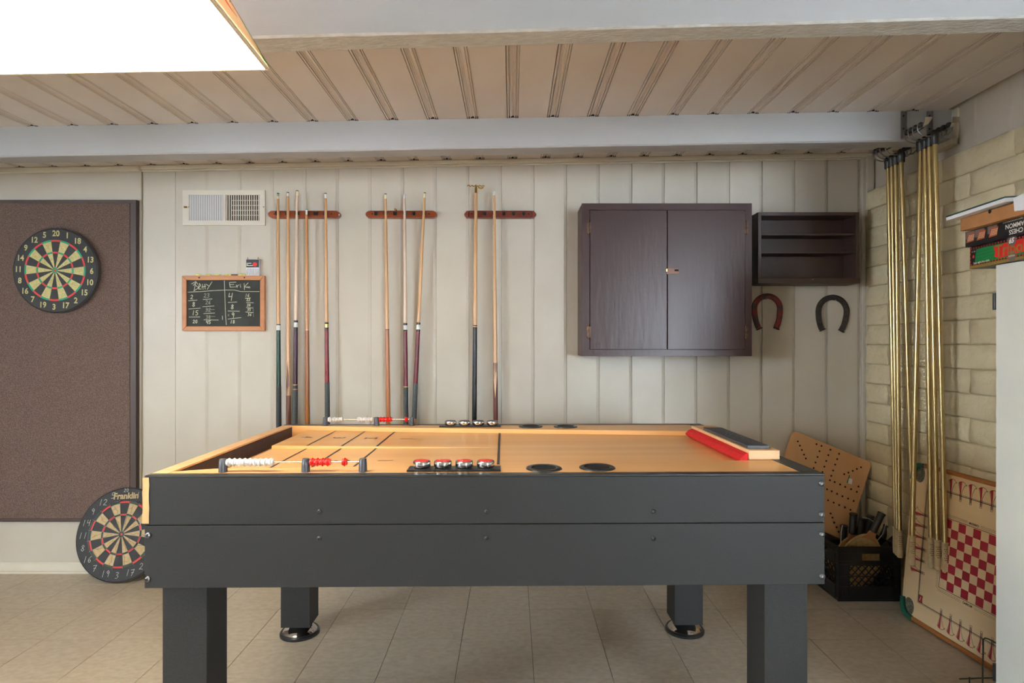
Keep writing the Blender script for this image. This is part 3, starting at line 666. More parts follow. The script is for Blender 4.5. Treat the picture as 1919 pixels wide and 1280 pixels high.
m = MB().cone(top - Vector((0, 0, .004)), top + Vector((0, 0, .030)), .0085, .007, 14); m.tube([top + Vector((0, 0, .026)), top + Vector((0, -.004, .036)), top + Vector((0, -.012, .040))], .006, 10)
m.build('head_socket', 'brass', t, smooth=True)
m = MB(); c = top + Vector((0, -.006, .037))
zz = [(-.047, .002), (-.040, .005), (-.030, -.001), (-.022, .004), (-.012, -.001), (0, .004), (.012, -.001), (.022, .004), (.030, -.001), (.038, .003), (.047, .000)]
m.tube([c + Vector((a, -.006 * (i % 2), b)) for i, (a, b) in enumerate(zz)], .0032, 8); m.tube([c + Vector((.012, 0, -.006)), c + Vector((.03, .006, -.012)), c + Vector((.041, .004, -.004))], .004, 8)
m.build('bridge_head', 'brass', t, smooth=True)
t, p_, r_ = cue(926.5, 358.5, 929.5, [(366.5, 'ferrule_white', 'ferrule'), (680, 'cue_maple', 'shaft'), (None, 'cue_redbrown', 'butt')],
    'pool cue with dark red-brown butt and pale splice point in the pointed rack', group='cue sticks in the pointed rack')
points(t, p_, r_, 676, 746, 'cue_maple', faces=(-.1,), w=1.5, flip=True)
o = MB().lathe([(.0035, 0), (.0062, 0), (.0062, .022), (.0035, .022), (.0035, 0)], (X(740.5, RD), RD + .004, Z(393, RD) + .0045), (0, 1, 0), 16).build('wooden_ring', 'cue_maple', smooth=True)
tag(o, 'tiny tan ring lying on top of the middle cue rack', 'ring')

# ------------------------------------------------------------------ air vent
vx0, vx1, vz0, vz1 = X(345, DW), X(498.5, DW), Z(423, DW), Z(357.5, DW); yf = DW - .012
vt = thing('air_vent', 'cream painted air vent grille, left half closed and right half open, high on the wall', 'vent', ((vx0 + vx1) / 2, DW, vz0), world=True)
ax0, ax1, bx0, bx1 = X(357, DW), X(420, DW), X(425, DW), X(488.5, DW); sz0, sz1 = Z(414, DW), Z(366, DW)
m = MB(); m.box(vx0, vx1, yf, DW - .001, sz1, vz1); m.box(vx0, vx1, yf, DW - .001, vz0, sz0); m.box(vx0, ax0, yf, DW - .001, sz0, sz1); m.box(ax1, bx0, yf, DW - .001, sz0, sz1); m.box(bx1, vx1, yf, DW - .001, sz0, sz1)
m.build('frame', 'vent_paint', vt)
MB().box(ax0, ax1, DW - .003, DW - .001, sz0, sz1).build('damper', 'vent_shade', vt); MB().box(bx0, bx1, DW - .003, DW - .001, sz0, sz1).build('duct_opening', 'void_black', vt)  # damper plate coloured dark for the shade between its slats
for x0, x1, mt in ((ax0, ax1, 'vent_damper'), (bx0, bx1, 'vent_paint')):
    n = 15; pch = (x1 - x0) / n
    for i in range(n):
        xa = x0 + (i + .5) * pch; w = pch * (.70 if mt == 'vent_damper' else .42)
        q = MB().hexa([(xa - w / 2, yf + .001, sz0), (xa + w / 2 - .001, yf + .004, sz0), (xa + w / 2, yf + .005, sz0), (xa - w / 2 + .001, yf + .003, sz0), (xa - w / 2, yf + .001, sz1), (xa + w / 2 - .001, yf + .004, sz1), (xa + w / 2, yf + .005, sz1), (xa - w / 2 + .001, yf + .003, sz1)])
        q.build('slat', mt, vt)
for i in range(1, 5):
    z = sz0 + (sz1 - sz0) * i / 5.2 + .003; MB().box(bx0 + .03, bx1, DW - .006, DW - .0045, z - .0018, z + .0018).build('cross_bar', 'vent_paint', vt)
MB().cone((X(356, DW), yf, Z(389, DW)), (X(356, DW), yf - .008, Z(389, DW)), .004, n=10).build('lever', 'white_plastic', vt)
MB().box(X(348, DW), X(354, DW), yf - .006, yf - .003, Z(391, DW), Z(388, DW)).build('lever_tab', 'brass', vt)
MB().lathe([(.004, 0), (.003, .002), (0, .0024)], (X(496, DW), yf, Z(388.5, DW)), (0, -1, 0), 12).build('screw', 'steel', vt)

# ------------------------------------------------------------------ chalkboard
yc = DW - .022
cb = thing('chalkboard', 'small wood-framed chalkboard scoreboard with two handwritten score columns under the vent', 'chalkboard', (X(418.5, yc), DW, Z(620, yc)), world=True)
fx0, fx1, fz0, fz1 = X(341, yc), X(496, yc), Z(620, yc), Z(516.5, yc); fw = .0255
def frail(pts, nm='frame_rail'): return MB().prism(pts, lambda a, b: (a, yc, b), lambda a, b: (a, DW - .002, b)).build(nm, 'oak_frame', cb, bevel=0.003)
frail([(fx0, fz0), (fx1, fz0), (fx1 - fw, fz0 + fw), (fx0 + fw, fz0 + fw)]); frail([(fx0, fz1), (fx0 + fw, fz1 - fw), (fx1 - fw, fz1 - fw), (fx1, fz1)])
frail([(fx0, fz0), (fx0 + fw, fz0 + fw), (fx0 + fw, fz1 - fw), (fx0, fz1)]); frail([(fx1, fz0), (fx1, fz1), (fx1 - fw, fz1 - fw), (fx1 - fw, fz0 + fw)])
MB().box(fx0 + fw - .002, fx1 - fw + .002, yc + .009, DW - .002, fz0 + fw - .002, fz1 - fw + .002).build('slate_panel', 'slate', cb)
for q in (373.5, 458.5): MB().lathe([(.0042, 0), (.0035, .0015), (0, .002)], (X(q, yc), yc, Z(520.3, yc)), (0, -1, 0), 12).build('screw', 'void_black', cb)
ys = yc + .0085
# writing: coordinates taken in an 8x enlarged crop with origin (330, 470)
fnb = lambda zx, zy: (X(330 + zx / 8, ys), ys - .0004, Z(470 + zy / 8, ys))
def S8(mb, pts, w=9): mb.stroke(pts, w, fnb)
m = MB()
for st in ([(237, 495), (300, 462), (330, 500)], [(300, 470), (275, 600)], [(300, 520), (345, 555), (268, 602)], [(262, 520), (290, 490)],      # Betty
           [(340, 555), (355, 490), (375, 520), (350, 545), (345, 575), (385, 572)], [(400, 500), (410, 580)], [(385, 545), (450, 530)], [(435, 500), (440, 575)], [(455, 500), (490, 525)], [(543, 465), (470, 580)],
           [(905, 470), (805, 475), (815, 545), (905, 540)], [(805, 508), (870, 505)], [(905, 510), (920, 550), (925, 520), (950, 512)], [(968, 520), (972, 550)], [(968, 502), (972, 506)],                   # Erik
           [(1025, 490), (1030, 585)], [(1085, 480), (1025, 545), (1110, 540)], [(1050, 545), (1115, 556)],
           [(728, 450), (738, 760), (745, 960), (758, 1110)], [(182, 620), (380, 612), (560, 597), (740, 588), (880, 588), (975, 612), (1250, 612)],
           [(190, 750), (320, 740)], [(195, 873), (368, 860)], [(198, 994), (360, 992)], [(410, 730), (545, 722)], [(405, 838), (575, 828)], [(418, 942), (585, 932)], [(420, 1035), (638, 1038)],
           [(785, 775), (915, 768)], [(782, 903), (955, 907)], [(783, 1023), (900, 1010), (978, 1002)], [(1040, 712), (1120, 706)], [(1060, 778), (1165, 780)], [(1058, 850), (1150, 858)], [(1048, 918), (1160, 926)], [(698, 978), (700, 1032)]):
    S8(m, st, 8)
def D8(mb, s_, x, y, h, w=9): 
    f = lambda a, b: fnb(a, -b)
    hand(mb, s_, x, -y, h, w, f)
D8(m, '2', 220, 722, 60); D8(m, '8', 245, 838, 68); D8(m, '15', 240, 965, 68); D8(m, '20', 255, 1085, 48)
D8(m, '45', 455, 1095, 48); D8(m, '4', 785, 745, 110); D8(m, '8', 825, 875, 68); D8(m, '9', 830, 1005, 78); D8(m, '18', 815, 1088, 48)
D8(m, '16', 1040, 690, 44, 7); D8(m, '22', 1060, 752, 38, 7); D8(m, '28', 1068, 832, 36, 7); D8(m, '35', 1072, 900, 36, 7); D8(m, '36', 1078, 976, 40, 7)
m.build('chalk_writing', 'chalk_mark', cb)['kind'] = 'stuff'
m = MB(); D8(m, '23', 420, 700, 60, 9); D8(m, '26', 445, 800, 55, 9); D8(m, '32', 445, 912, 55, 9); D8(m, '38', 450, 1020, 50, 9); S8(m, [(450, 885), (580, 880)], 7); S8(m, [(490, 985), (590, 985)], 7)
S8(m, [(780, 950), (800, 980)], 6); S8(m, [(800, 950), (780, 980)], 6); S8(m, [(1160, 840), (1165, 990)], 5)
m.build('faint_writing', 'chalk_faint', cb)['kind'] = 'stuff'
# chalk sticks and the chalk box on top of the frame
zt = fz1 + .0003
order = ('leftmost', 'second', 'third', 'fourth', 'fifth', 'sixth')
k = 0
for q, w, mt in ((369.5, 7, 0), (389, 8, 0), (406.5, 11, 0), (423, 6.5, 0), (430, 5, 0), (438.3, 12, 1), (452.5, 14, 0)):
    x0, x1 = X(q - w / 2, yc), X(q + w / 2, yc); r = .0048
    o = MB().lathe([(0, 0), (r * .9, 0), (r, .001), (r, x1 - x0 - .001), (r * .9, x1 - x0), (0, x1 - x0)], (0, 0, 0), (1, 0, 0), 14).build('chalk_stick', 'chalk_brown' if mt else 'chalk_yellow', smooth=True)
    o.location = (x0, yc + .010, zt + r)
    if mt: tag(o, 'brown chalk stick on the chalkboard frame', 'chalk', 'chalk on the chalkboard frame')
    elif q > 450: tag(o, 'long yellow chalk stick touching the chalk box on the chalkboard frame', 'chalk', 'chalk on the chalkboard frame')
    else: tag(o, '%s yellow chalk stick from the left on the chalkboard frame' % order[k], 'chalk', 'chalk on the chalkboard frame'); k += 1
kx0, kx1, kz1, ky = X(461.5, yc), X(486.5, yc), Z(486, yc), yc + .001
bx = thing('chalk_box', 'small open chalk box with a red dot on black, standing on the chalkboard', 'box', ((kx0 + kx1) / 2, ky + .009, zt), world=True)
kd = ky + .018; kh = kz1 - zt
MB().box(kx0, kx1, ky, kd, zt, kz1).build('carton', 'card_white', bx)
MB().box(kx0 + .001, kx1 - .002, ky - .0006, ky, zt + kh * .50, kz1 - .001).build('black_band', 'card_black', bx)
m = MB()
for i in range(11):
    x = kx0 + .003 + (kx1 - kx0 - .006) * i / 10; s_ = (i - 5) * .0006
    m.poly([(x - .0012, zt + .003), (x + .0008, zt + .003), (x + .0012 - s_, zt + kh * .44), (x - .0008 - s_, zt + kh * .44)], lambda a, b: (a, ky - .0006, b))
m.build('stripes', 'card_black', bx)['kind'] = 'stuff'
MB().disc((X(478, yc), Z(495.3, yc)), .0125, lambda a, b: (a, ky - .0011, b), 24).build('red_dot', 'print_red', bx)
m = MB(); 
for z, w in ((.74, .35), (.66, .1), (.60, .46)): m.poly([(kx0 + .004, zt + kh * z), (kx0 + .004 + (kx1 - kx0) * w, zt + kh * z), (kx0 + .004 + (kx1 - kx0) * w, zt + kh * (z + .035)), (kx0 + .004, zt + kh * (z + .035))], lambda a, b: (a, ky - .0011, b))
m.build('small_print', 'print_white', bx)
m = MB()
for x, dx in ((kx0 + .003, .007), (kx1 - .014, .009)): m.hexa([(x, kd - .012, kz1), (x + dx, kd - .012, kz1), (x + dx, kd - .011, kz1), (x, kd - .011, kz1), (x + .002, kd - .012, kz1 + .013), (x + dx - .002, kd - .012, kz1 + .013), (x + dx - .002, kd - .011, kz1 + .013), (x + .002, kd - .011, kz1 + .013)])
m.build('flap', 'card_brown', bx)

# ------------------------------------------------------------------ carpeted dart panel and dartboards
yp = DW - .030
pn = thing('dart_backboard', 'large brown carpeted backing panel with dark wooden edge on the left wall section', 'backboard', (-3.1, DW, Z(978, yp)), world=True)
px0, px1, pz0, pz1 = -4.0, X(256, yp), Z(978, yp), Z(374.5, yp)
MB().box(px0, px1, yp + .006, DW - .0022, pz0, pz1).build('board', 'dark_brown_wood', pn)
m = MB(); rr = random.Random(9); nx, nz = 90, 72; x0, x1, z0, z1 = px0 + .04, px1 - .036, pz0 + .021, pz1 - .021
m.box(x0, x1, yp - .003, yp + .006, z0, z1); m.build('carpet_facing', 'carpet', pn)
m = MB()
for i in range(2600):                                      # frayed pile along the cut edges
    s_ = rr.random(); q = rr.random()
    if q < .5: x, z, dx, dz = x0 + (x1 - x0) * s_, z1, rr.uniform(-.003, .003), rr.uniform(.001, .005)
    elif q < .75: x, z, dx, dz = x1, z0 + (z1 - z0) * s_, rr.uniform(.001, .005), rr.uniform(-.003, .003)
    else: x, z, dx, dz = x0 + (x1 - x0) * s_, z0, rr.uniform(-.003, .003), -rr.uniform(.001, .004)
    y = yp - .003 + rr.uniform(0, .006); m.add([(x - dz * .25 - .0004, y, z + dx * .25), (x + dz * .25 + .0004, y, z - dx * .25), (x + dx, y - .001, z + dz)], [(0, 1, 2)])
o = m.build('frayed_pile', 'carpet', pn, fix=False); o['kind'] = 'stuff'
for a, b, c, d in ((px0, px1, pz0, pz0 + .019), (px0, px1, pz1 - .019, pz1), (px1 - .034, px1, pz0 + .019, pz1 - .019)):
    MB().box(a, b, yp - .002, yp + .006, c, d).build('edge_strip', 'dark_brown_wood', pn, bevel=0.002)

NUM = ['20', '1', '18', '4', '13', '6', '10', '15', '2', '17', '3', '19', '7', '16', '8', '11', '14', '9', '12', '5']
def dartboard(name, label, R, rd, rtr, th, fnm, cream, green, matrix, wires, hand_no, rot=0.0):
    """built facing -y in local coordinates, centre at the origin, then placed with matrix"""
    t = thing(name, label, 'dartboard', (0, 0, 0), group='dartboards'); t.matrix_world = matrix
    f = lambda x, z: (x, -th / 2 - .0004, z)
    MB().lathe([(0, -th / 2), (R - .004, -th / 2), (R, -th / 2 + .004), (R, th / 2 - .004), (R - .004, th / 2), (0, th / 2)], (0, 0, 0), (0, 1, 0), 64).build('body', 'dart_black', t, smooth=True)
    MB().lathe([(R + .0005, -th / 2 + .003), (R + .0022, -th / 2 + .004), (R + .0022, th / 2 - .004), (R + .0005, th / 2 - .003)], (0, 0, 0), (0, 1, 0), 64).build('rim_band', 'dart_side', t, smooth=True)
    radii = [.0065, .015, rtr - .010, rtr, rd - .010, rd]; NA = 80; vs = [(0, -th / 2 - .0007, 0)]; fs = []; mi = []
    A0 = math.pi / 2 + rot + math.pi / 20
    for r_ in radii: vs += [(r_ * math.cos(A0 - 2 * math.pi * k / NA), -th / 2 - .0007, r_ * math.sin(A0 - 2 * math.pi * k / NA)) for k in range(NA)]
    for k in range(NA): fs.append((0, 1 + k, 1 + (k + 1) % NA)); mi.append(2)
    for j in range(5):
        for k in range(NA):
            i = k // 4; fs.append((1 + j * NA + k, 1 + (j + 1) * NA + k, 1 + (j + 1) * NA + (k + 1) % NA, 1 + j * NA + (k + 1) % NA))
            mi.append(3 if j == 0 else ((i % 2) if j in (1, 3) else (2 if i % 2 == 0 else 3)))
    m = MB(); m.add(vs, fs); m.m = mi; m.build('printed_face', ['dart_black', cream, 'dart_red', green], t)
    if wires:
        m = MB()
        for i in range(20):
            a = math.pi / 2 + rot - (i - .5) * math.pi / 10
            m.cone((.016 * math.cos(a), -th / 2 - .0025, .016 * math.sin(a)), ((rd + .012) * math.cos(a), -th / 2 - .0025, (rd + .012) * math.sin(a)), .0008, n=6)
        for r_ in (rd + .004, rd - .010, rtr, rtr - .010, .016):
            m.tube([(r_ * math.cos(2 * math.pi * i / 60), -th / 2 - .003, r_ * math.sin(2 * math.pi * i / 60)) for i in range(61)], .0009, 5)
        m.build('wire_spider', 'steel', t, smooth=True)
    else:
        m = MB(); rr_ = random.Random(3)
        for _ in range(430):
            i = 2 * rr_.randrange(10) + 1; a = math.pi / 2 + rot - (i + rr_.uniform(-.42, .42)) * math.pi / 10; r_ = rr_.uniform(.05, rd - .015); s_ = rr_.uniform(.0006, .0012)
            m.disc((r_ * math.cos(a), r_ * math.sin(a)), s_, lambda x, z: (x, -th / 2 - .0011, z), 6)
        m.build('dart_holes', 'dart_black', t, fix=False)['kind'] = 'stuff'
    m = MB(); rn_ = (rd + R) / 2 + (.002 if not hand_no else .002)
    for i, s_ in enumerate(NUM):
        a = math.pi / 2 + rot - i * math.pi / 10; x, z = rn_ * math.cos(a), rn_ * math.sin(a)
        g = lambda p, q: (p, -th / 2 - .0006, q)
        if hand_no:
            if s_ == '20': hand(m, s_, x - .014, z + .012, .018, .0018, g)
            elif s_ in ('5',): hand(m, s_, x - .015, z - .010, .032, .0022, g)
            else: hand(m, s_, x - .010 * len(s_), z - .014, .032, .0022, g)
        else: text(m, s_, .044, g, bold=.0012, sx=.92, off=(x, z))
    m.build('numbers', 'hand_ink' if hand_no else 'dart_cream', t, fix=False)['kind'] = 'stuff'
    return t
# hung board: face turned by a degree or two
c = at(108, 507.5, yp - .022)
M0 = Matrix.Translation(c) @ Matrix.Rotation(math.radians(1.5), 4, 'Y')
d1 = dartboard('dartboard', 'black dartboard with bright green and red rings hung on the brown carpet panel', .2335, .170, .104, .034, None, 'dart_cream', 'dart_green', M0, False, False)
MB().tube([(-.016, -.012, .232), (.003, -.006, .250), (.019, -.012, .231)], .0012, 6).build('hanging_wire', 'steel', d1)
# leaning board
lean = math.radians(14.5); R2 = .2475; th2 = .028
yb = 1.29 * F / (1094 - HZ)
c = Vector((X(230.5, yb + R2 * math.sin(lean)), yb + R2 * math.sin(lean) + .004, R2 * math.cos(lean) + .004 + th2 / 2 * math.sin(lean)))
M1 = Matrix.Translation(c) @ Matrix.Rotation(-lean, 4, 'X') @ Matrix.Rotation(math.radians(-2.5), 4, 'Y')
d2 = dartboard('dartboard', 'worn dartboard with handwritten numbers and wire rings leaning on the floor against the wall', R2, .176, .110, th2, None, 'dart_tan', 'dart_dark_green', M1, True, True)
MB().tube([(-.028, .0, .2465), (.0, .004, .268), (.028, .0, .2465)], .0013, 6).build('hanging_wire', 'steel', d2)
m = MB(); text(m, 'Franklin', .046, lambda p, q: (p, -th2 / 2 - .0011, q), bold=.0016, off=(.002, .203), sx=.95); m.build('brand_lettering', 'dart_tan', d2, fix=False)
m = MB(); rr = random.Random(21)
for i in range(1, 20, 2):
    for r0, r1 in ((.05, .095), (.115, .160)):
        a = math.pi / 2 - (i + rr.uniform(-.25, .25)) * math.pi / 10; pts = []
        for k in range(4): pts.append(((r0 + (r1 - r0) * k / 3) * math.cos(a), (r0 + (r1 - r0) * k / 3) * math.sin(a))); a += rr.uniform(-.08, .08)
        m.stroke(pts, .0014, lambda p, q: (p, -th2 / 2 - .0011, q))
        if r0 > .1: p0 = pts[2]; m.stroke([p0, (p0[0] + rr.uniform(-.018, .018), p0[1] + rr.uniform(-.018, .018))], .0013, lambda p, q: (p, -th2 / 2 - .0011, q))
m.build('cracks', 'dart_black', d2, fix=False)['kind'] = 'stuff'

# ------------------------------------------------------------------ dark cabinet, open shelf and horseshoes
yk = 3.206
kx0, kx1, kz0, kz1 = X(1091, yk), X(1409.5, yk), Z(667.5, yk), Z(381, yk)
ck = thing('wall_cabinet', 'dark purple-brown two-door wall cabinet with a hasp, hanging beside the cues', 'cabinet', ((kx0 + kx1) / 2, DW, kz0), world=True)
bw = .045
m = MB(); m.box(kx0, kx1, yk + .018, DW - .001, kz0, kz1); m.build('body', 'purple_brown_paint', ck, bevel=0.002)
m = MB(); m.box(kx0, X(1105, yk), yk, yk + .018, kz0, kz1); m.box(X(1397, yk), kx1, yk, yk + .018, kz0, kz1); m.box(X(1105, yk), X(1397, yk), yk, yk + .018, kz0, Z(656, yk)); m.box(X(1105, yk), X(1397, yk), yk, yk + .018, Z(393.5, yk), kz1)
m.build('face_frame', 'purple_brown_paint', ck)
for a, b in ((1106.2, 1250), (1251.4, 1396.2)):
    MB().box(X(a, yk), X(b, yk), yk - .006, yk + .012, Z(655, yk), Z(394.5, yk)).build('door', 'purple_brown_paint', ck, bevel=0.002)
for q, zz_ in ((1103.5, 427), (1103.5, 622), (1398, 427), (1398, 623)):
    x = X(q, yk); h = MB(); h.cone((x, yk - .007, Z(zz_ + 11, yk)), (x, yk - .007, Z(zz_ - 11, yk)), .0042, n=10); h.box(x - .010, x + .010, yk - .0075, yk - .0055 + .004, Z(zz_ + 10, yk), Z(zz_ - 10, yk)); h.ball((x, yk - .007, Z(zz_ - 12, yk)), .0045, 8); h.ball((x, yk - .007, Z(zz_ + 12, yk)), .0045, 8)
    h.build('hinge', 'hinge_brass', ck, smooth=True)
yq = yk - .006
hs = MB().box(X(1238, yq), X(1249, yq), yq - .002, yq, Z(513, yq), Z(501, yq)).build('hasp_plate', 'purple_brown_paint', ck)
for q, w_ in ((1242, 505), (1244.5, 509)): MB().lathe([(.0025, 0), (.0018, .0014), (0, .0016)], (X(q, yq), yq - .002, Z(w_, yq)), (0, -1, 0), 8).build('screw', 'hinge_brass', hs)
h = MB(); h.box(X(1249, yq), X(1273, yq), yq - .0055, yq - .0025, Z(514, yq), Z(502.5, yq)); h.build('hasp', 'hasp_brown', hs, bevel=0.001)
h = MB(); h.box(X(1264, yq), X(1271.5, yq), yq - .0062, yq - .0054, Z(508.5, yq), Z(505, yq)); h.build('hasp_slot', 'void_black', hs)
MB().box(X(1248.4, yq), X(1250.6, yq), yq - .006, yq - .002, Z(509, yq), Z(504.5, yq)).build('staple', 'brass', hs)

ysf = 3.277
sx0, sx1, sz0, sz1 = X(1421, ysf), X(1611, ysf), Z(531.5, ysf), Z(397.5, ysf)
sf = thing('open_shelf', 'small dark brown open wall shelf with three compartments next to the cabinet', 'shelf', ((sx0 + sx1) / 2, DW, sz0), world=True)
tk = .019
MB().box(sx0, sx0 + tk, ysf, DW - .001, sz0 + .03, sz1).build('side_panel', 'shelf_paint', sf, bevel=0.002); MB().box(sx1 - tk, sx1, ysf, DW - .001, sz0 + .03, sz1).build('side_panel', 'shelf_paint', sf, bevel=0.002)
MB().box(sx0 + tk, sx1 - tk, ysf + .001, DW - .001, sz1 - tk, sz1).build('top_panel', 'shelf_paint', sf, bevel=0.001)
MB().box(sx0 - .003, sx1 + .003, ysf - .006, DW - .001, sz0, sz0 + .030).build('bottom_panel', 'shelf_paint', sf, bevel=0.003)
MB().box(sx0 + tk, sx1 - tk, DW - .012, DW - .001, sz0 + .03, sz1 - tk).build('back_panel', 'shelf_paint', sf)
for q in (437.5, 471.5):
    z = Z(q, ysf); MB().box(sx0 + tk, sx1 - tk, ysf + .012, DW - .012, z - .008, z + .0025).build('shelf_board', 'shelf_paint', sf, bevel=0.0015)
MB().cone((X(1521, ysf), ysf - .006, Z(524.5, ysf)), (X(1521, ysf), ysf - .018, Z(524, ysf)), .0016, .0024, 8).build('nail', 'steel', sf)

def horseshoe(pxc, pyt, wpx, hpx, rot, mt, label):
    d = DW - .012; k = d / F; a = wpx * k / 2; H = hpx * k
    t = thing('horseshoe', label, 'horseshoe', at(pxc, pyt, DW - .002), group='horseshoes')
    t.rotation_euler = (0, rot, 0)
    n = 30; w = .030; vs = []; pts = []
    for i in range(n + 1):
        th = math.radians(-46) + math.radians(180 + 92) * i / n
        r_ = a - w / 2; x = r_ * math.cos(th); z = r_ * math.sin(th) if math.sin(th) > 0 else (H - a - .004) / math.sin(math.radians(46)) * math.sin(th)
        pts.append(Vector((x, 0, z - a)))
    # oval: straighten the heels
    m = MB(); rings = []
    for i, p in enumerate(pts):
        tn = (pts[min(i + 1, n)] - pts[max(i - 1, 0)]).normalized(); nr = Vector((-tn.z, 0, tn.x)); ww = w * (1 if 2 < i < n - 2 else .95)
        ft = -.010; rings.append([p - nr * ww / 2 + Vector((0, ft, 0)), p - nr * ww * .1 + Vector((0, ft - .003, 0)), p + nr * ww / 2 + Vector((0, ft, 0)), p + nr * ww / 2, p - nr * ww / 2])
    vs = [q for r in rings for q in r]; fs = [(i * 5 + j, (i + 1) * 5 + j, (i + 1) * 5 + (j + 1) % 5, i * 5 + (j + 1) % 5) for i in range(n) for j in range(5)] + [(0, 1, 2, 3, 4), tuple(range(n * 5 + 4, n * 5 - 1, -1))]
    m.add(vs, fs); m.build('shoe', mt, t, bevel=0.0015)
    for e_, s_ in ((0, -1), (n, 1)):
        p = pts[e_]; tn = (pts[1] - pts[0] if e_ == 0 else pts[n] - pts[n - 1]).normalized(); nr = Vector((-tn.z, 0, tn.x)); dn = -tn if e_ == 0 else tn
        q = p + dn * .002; c1, c2 = q - nr * w * .56, q + nr * w * .56
        h = MB().hexa([c1 + Vector((0, -.017, 0)), c2 + Vector((0, -.017, 0)), c2 + Vector((0, -.002, 0)), c1 + Vector((0, -.002, 0)), c1 + dn * .006 + Vector((0, -.017, 0)), c2 + dn * .006 + Vector((0, -.017, 0)), c2 + dn * .006 + Vector((0, -.002, 0)), c1 + dn * .006 + Vector((0, -.002, 0))])
        h.build('heel_calk', 'iron_rust', t, bevel=0.0015)
    return t
horseshoe(1437, 550, 58, 66, math.radians(-1), 'iron_red', 'rusty horseshoe with flaking red paint, half behind the cabinet edge')
horseshoe(1561.5, 552.5, 63, 67, math.radians(3), 'iron_rust', 'dark unpainted rusty horseshoe hanging at the right under the shelf')
for q, w_, lb in ((1436.5, 560.5, 'nail holding the red painted horseshoe'), (1566, 562.5, 'nail holding the dark horseshoe')):
    p = at(q, w_, DW - .02); o = MB().lathe([(.0016, 0), (.0016, .022), (.0042, .022), (.0042, .024), (0, .0245)], (0, 0, 0), (0, -1, 0), 10).build('nail', 'steel', smooth=True); o.location = (p.x, DW + .001, p.z); tag(o, lb, 'nail')

# ------------------------------------------------------------------ hangers and long shuffleboard cues by the brick wall
def hanger(name_label, ybase, sgn, xc, ztop, zarm):
    """two chrome arms screwed to a face of the beam; sgn -1: towards the viewer, +1: away"""
    t = thing('tool_hanger', name_label, 'hanger', (xc, ybase, zarm), world=True, group='chrome hangers on the beam')
    for s_ in (-1, 1):
        x = xc + s_ * .0600; hw_ = .0105
        m = MB(); m.box(x - hw_, x + hw_, min(ybase, ybase + sgn * .002), max(ybase, ybase + sgn * .002), zarm, ztop)
        for q in (-1, 1): m.box(x + q * hw_ - .0015, x + q * hw_ + .0015, min(ybase, ybase + sgn * .012), max(ybase, ybase + sgn * .012), zarm, ztop)
        m.build('back_plate', 'steel', t, bevel=0.001)
        for zz in (ztop - .020, zarm + .045): MB().lathe([(.0048, 0), (.004, .003), (0, .004)], (x, ybase + sgn * .002, zz), (0, sgn, 0), 10).build('screw', 'hinge_brass', t, smooth=True)
        # arm: flat bar that turns up and flares at the end
        pr = [(.0, 0.0), (.10, .0), (.140, .004), (.160, .016), (.172, .034)]
        m = MB(); vs = []
        for k, (a, b) in enumerate(pr):
            w = .0065 if k < 3 else (.0065 + .0075 * (k - 2) / 2 * 1.4)
            for dx, dz in ((-w, 0), (w, 0), (w, .004), (-w, .004)): vs.append((x + dx, ybase + sgn * a, zarm + b + dz))
        fs = [(i * 4 + j, (i + 1) * 4 + j, (i + 1) * 4 + (j + 1) % 4, i * 4 + (j + 1) % 4) for i in range(4) for j in range(4)] + [(0, 1, 2, 3), (19, 18, 17, 16)]
        m.add(vs, fs); m.build('arm', 'chrome', t, bevel=0.001)
    return t
XN, XF_ = 1.865, 1.885
ZA = 2.240
hanger('chrome two-arm hanger on the front of the rear beam near the brick wall', YB0 - .0005, -1, XN, zc(XN) - .004, ZA)
hanger('chrome two-arm hanger on the back of the rear beam in the corner', YB1 + .0005, 1, XF_, zc(XF_) - .004, ZA)
def floor_cue(x, y, pxb, zb, label):
    """head on top hooked over the two arms, grip at the bottom"""
    t = thing('shuffleboard_cue', label, 'shuffleboard cue', (X(pxb, y), y, zb), group='gold shuffleboard cues', world=True)
    top = Vector((x, y, 2.172)); bot = Vector((X(pxb, y), y, zb)); ax = (top - bot).normalized()
    g = bot + ax * .130
    MB().tube([g - ax * .02, g + (top - g) * .5, top + ax * .01], .0104, 14).build('shaft', 'gold_shaft', t, smooth=True)
    pr = [(0, 0), (.0105, 0), (.0135, .004), (.0138, .04), (.0128, .08), (.0125, .128), (.0140, .130), (.0140, .135), (0, .135)]
    gp = MB().lathe(pr, bot, ax, 18).build('grip', 'grip_tan', t, smooth=True)
    m = MB()
    for i in range(7):
        for j in range(5):
            a = -math.pi / 2 + (j - 2 + (.5 if i % 2 else 0)) * .42; h = .048 + i * .0095
            c = bot + ax * h + Vector((math.cos(a), math.sin(a), 0)) * .0133; n_ = Vector((math.cos(a), math.sin(a), 0)); u = Vector((0, 0, 1)); w = n_.cross(u)
            m.add([c + (u * math.cos(k * math.pi / 3) + w * math.sin(k * math.pi / 3)) * .0019 for k in range(6)], [tuple(range(6))])
    m.build('perforations', 'hole_dark', gp, fix=False)['kind'] = 'stuff'
    hd = MB().lathe([(0, .058), (.012, .056), (.0175, .046), (.0185, .030), (.0165, .026), (.0165, .004), (.0145, 0), (.011, 0)], top, (0, 0, 1), 18).build('head_socket', 'black_plastic', t, smooth=True)
    for s_ in (-1, 1):
        # wire prong: out under the arm, round its outer side and over the top
        pts = [(s_ * .010, .040), (s_ * .032, .037), (s_ * .058, .044), (s_ * .0745, .060), (s_ * .0775, .080), (s_ * .074, .092), (s_ * .066, .094)]
        MB().tube([(top.x + a, y, top.z + b) for a, b in pts], .0030, 8).build('prong', 'steel', hd, smooth=True)
        MB().ball((top.x + s_ * .062, y, top.z + .0865), .0138, 14, (1, .92, .95)).build('glide', 'black_plastic', hd, smooth=True)
nc = (('leftmost', 1709), ('second', 1746), ('third', 1758), ('rightmost', 1773))
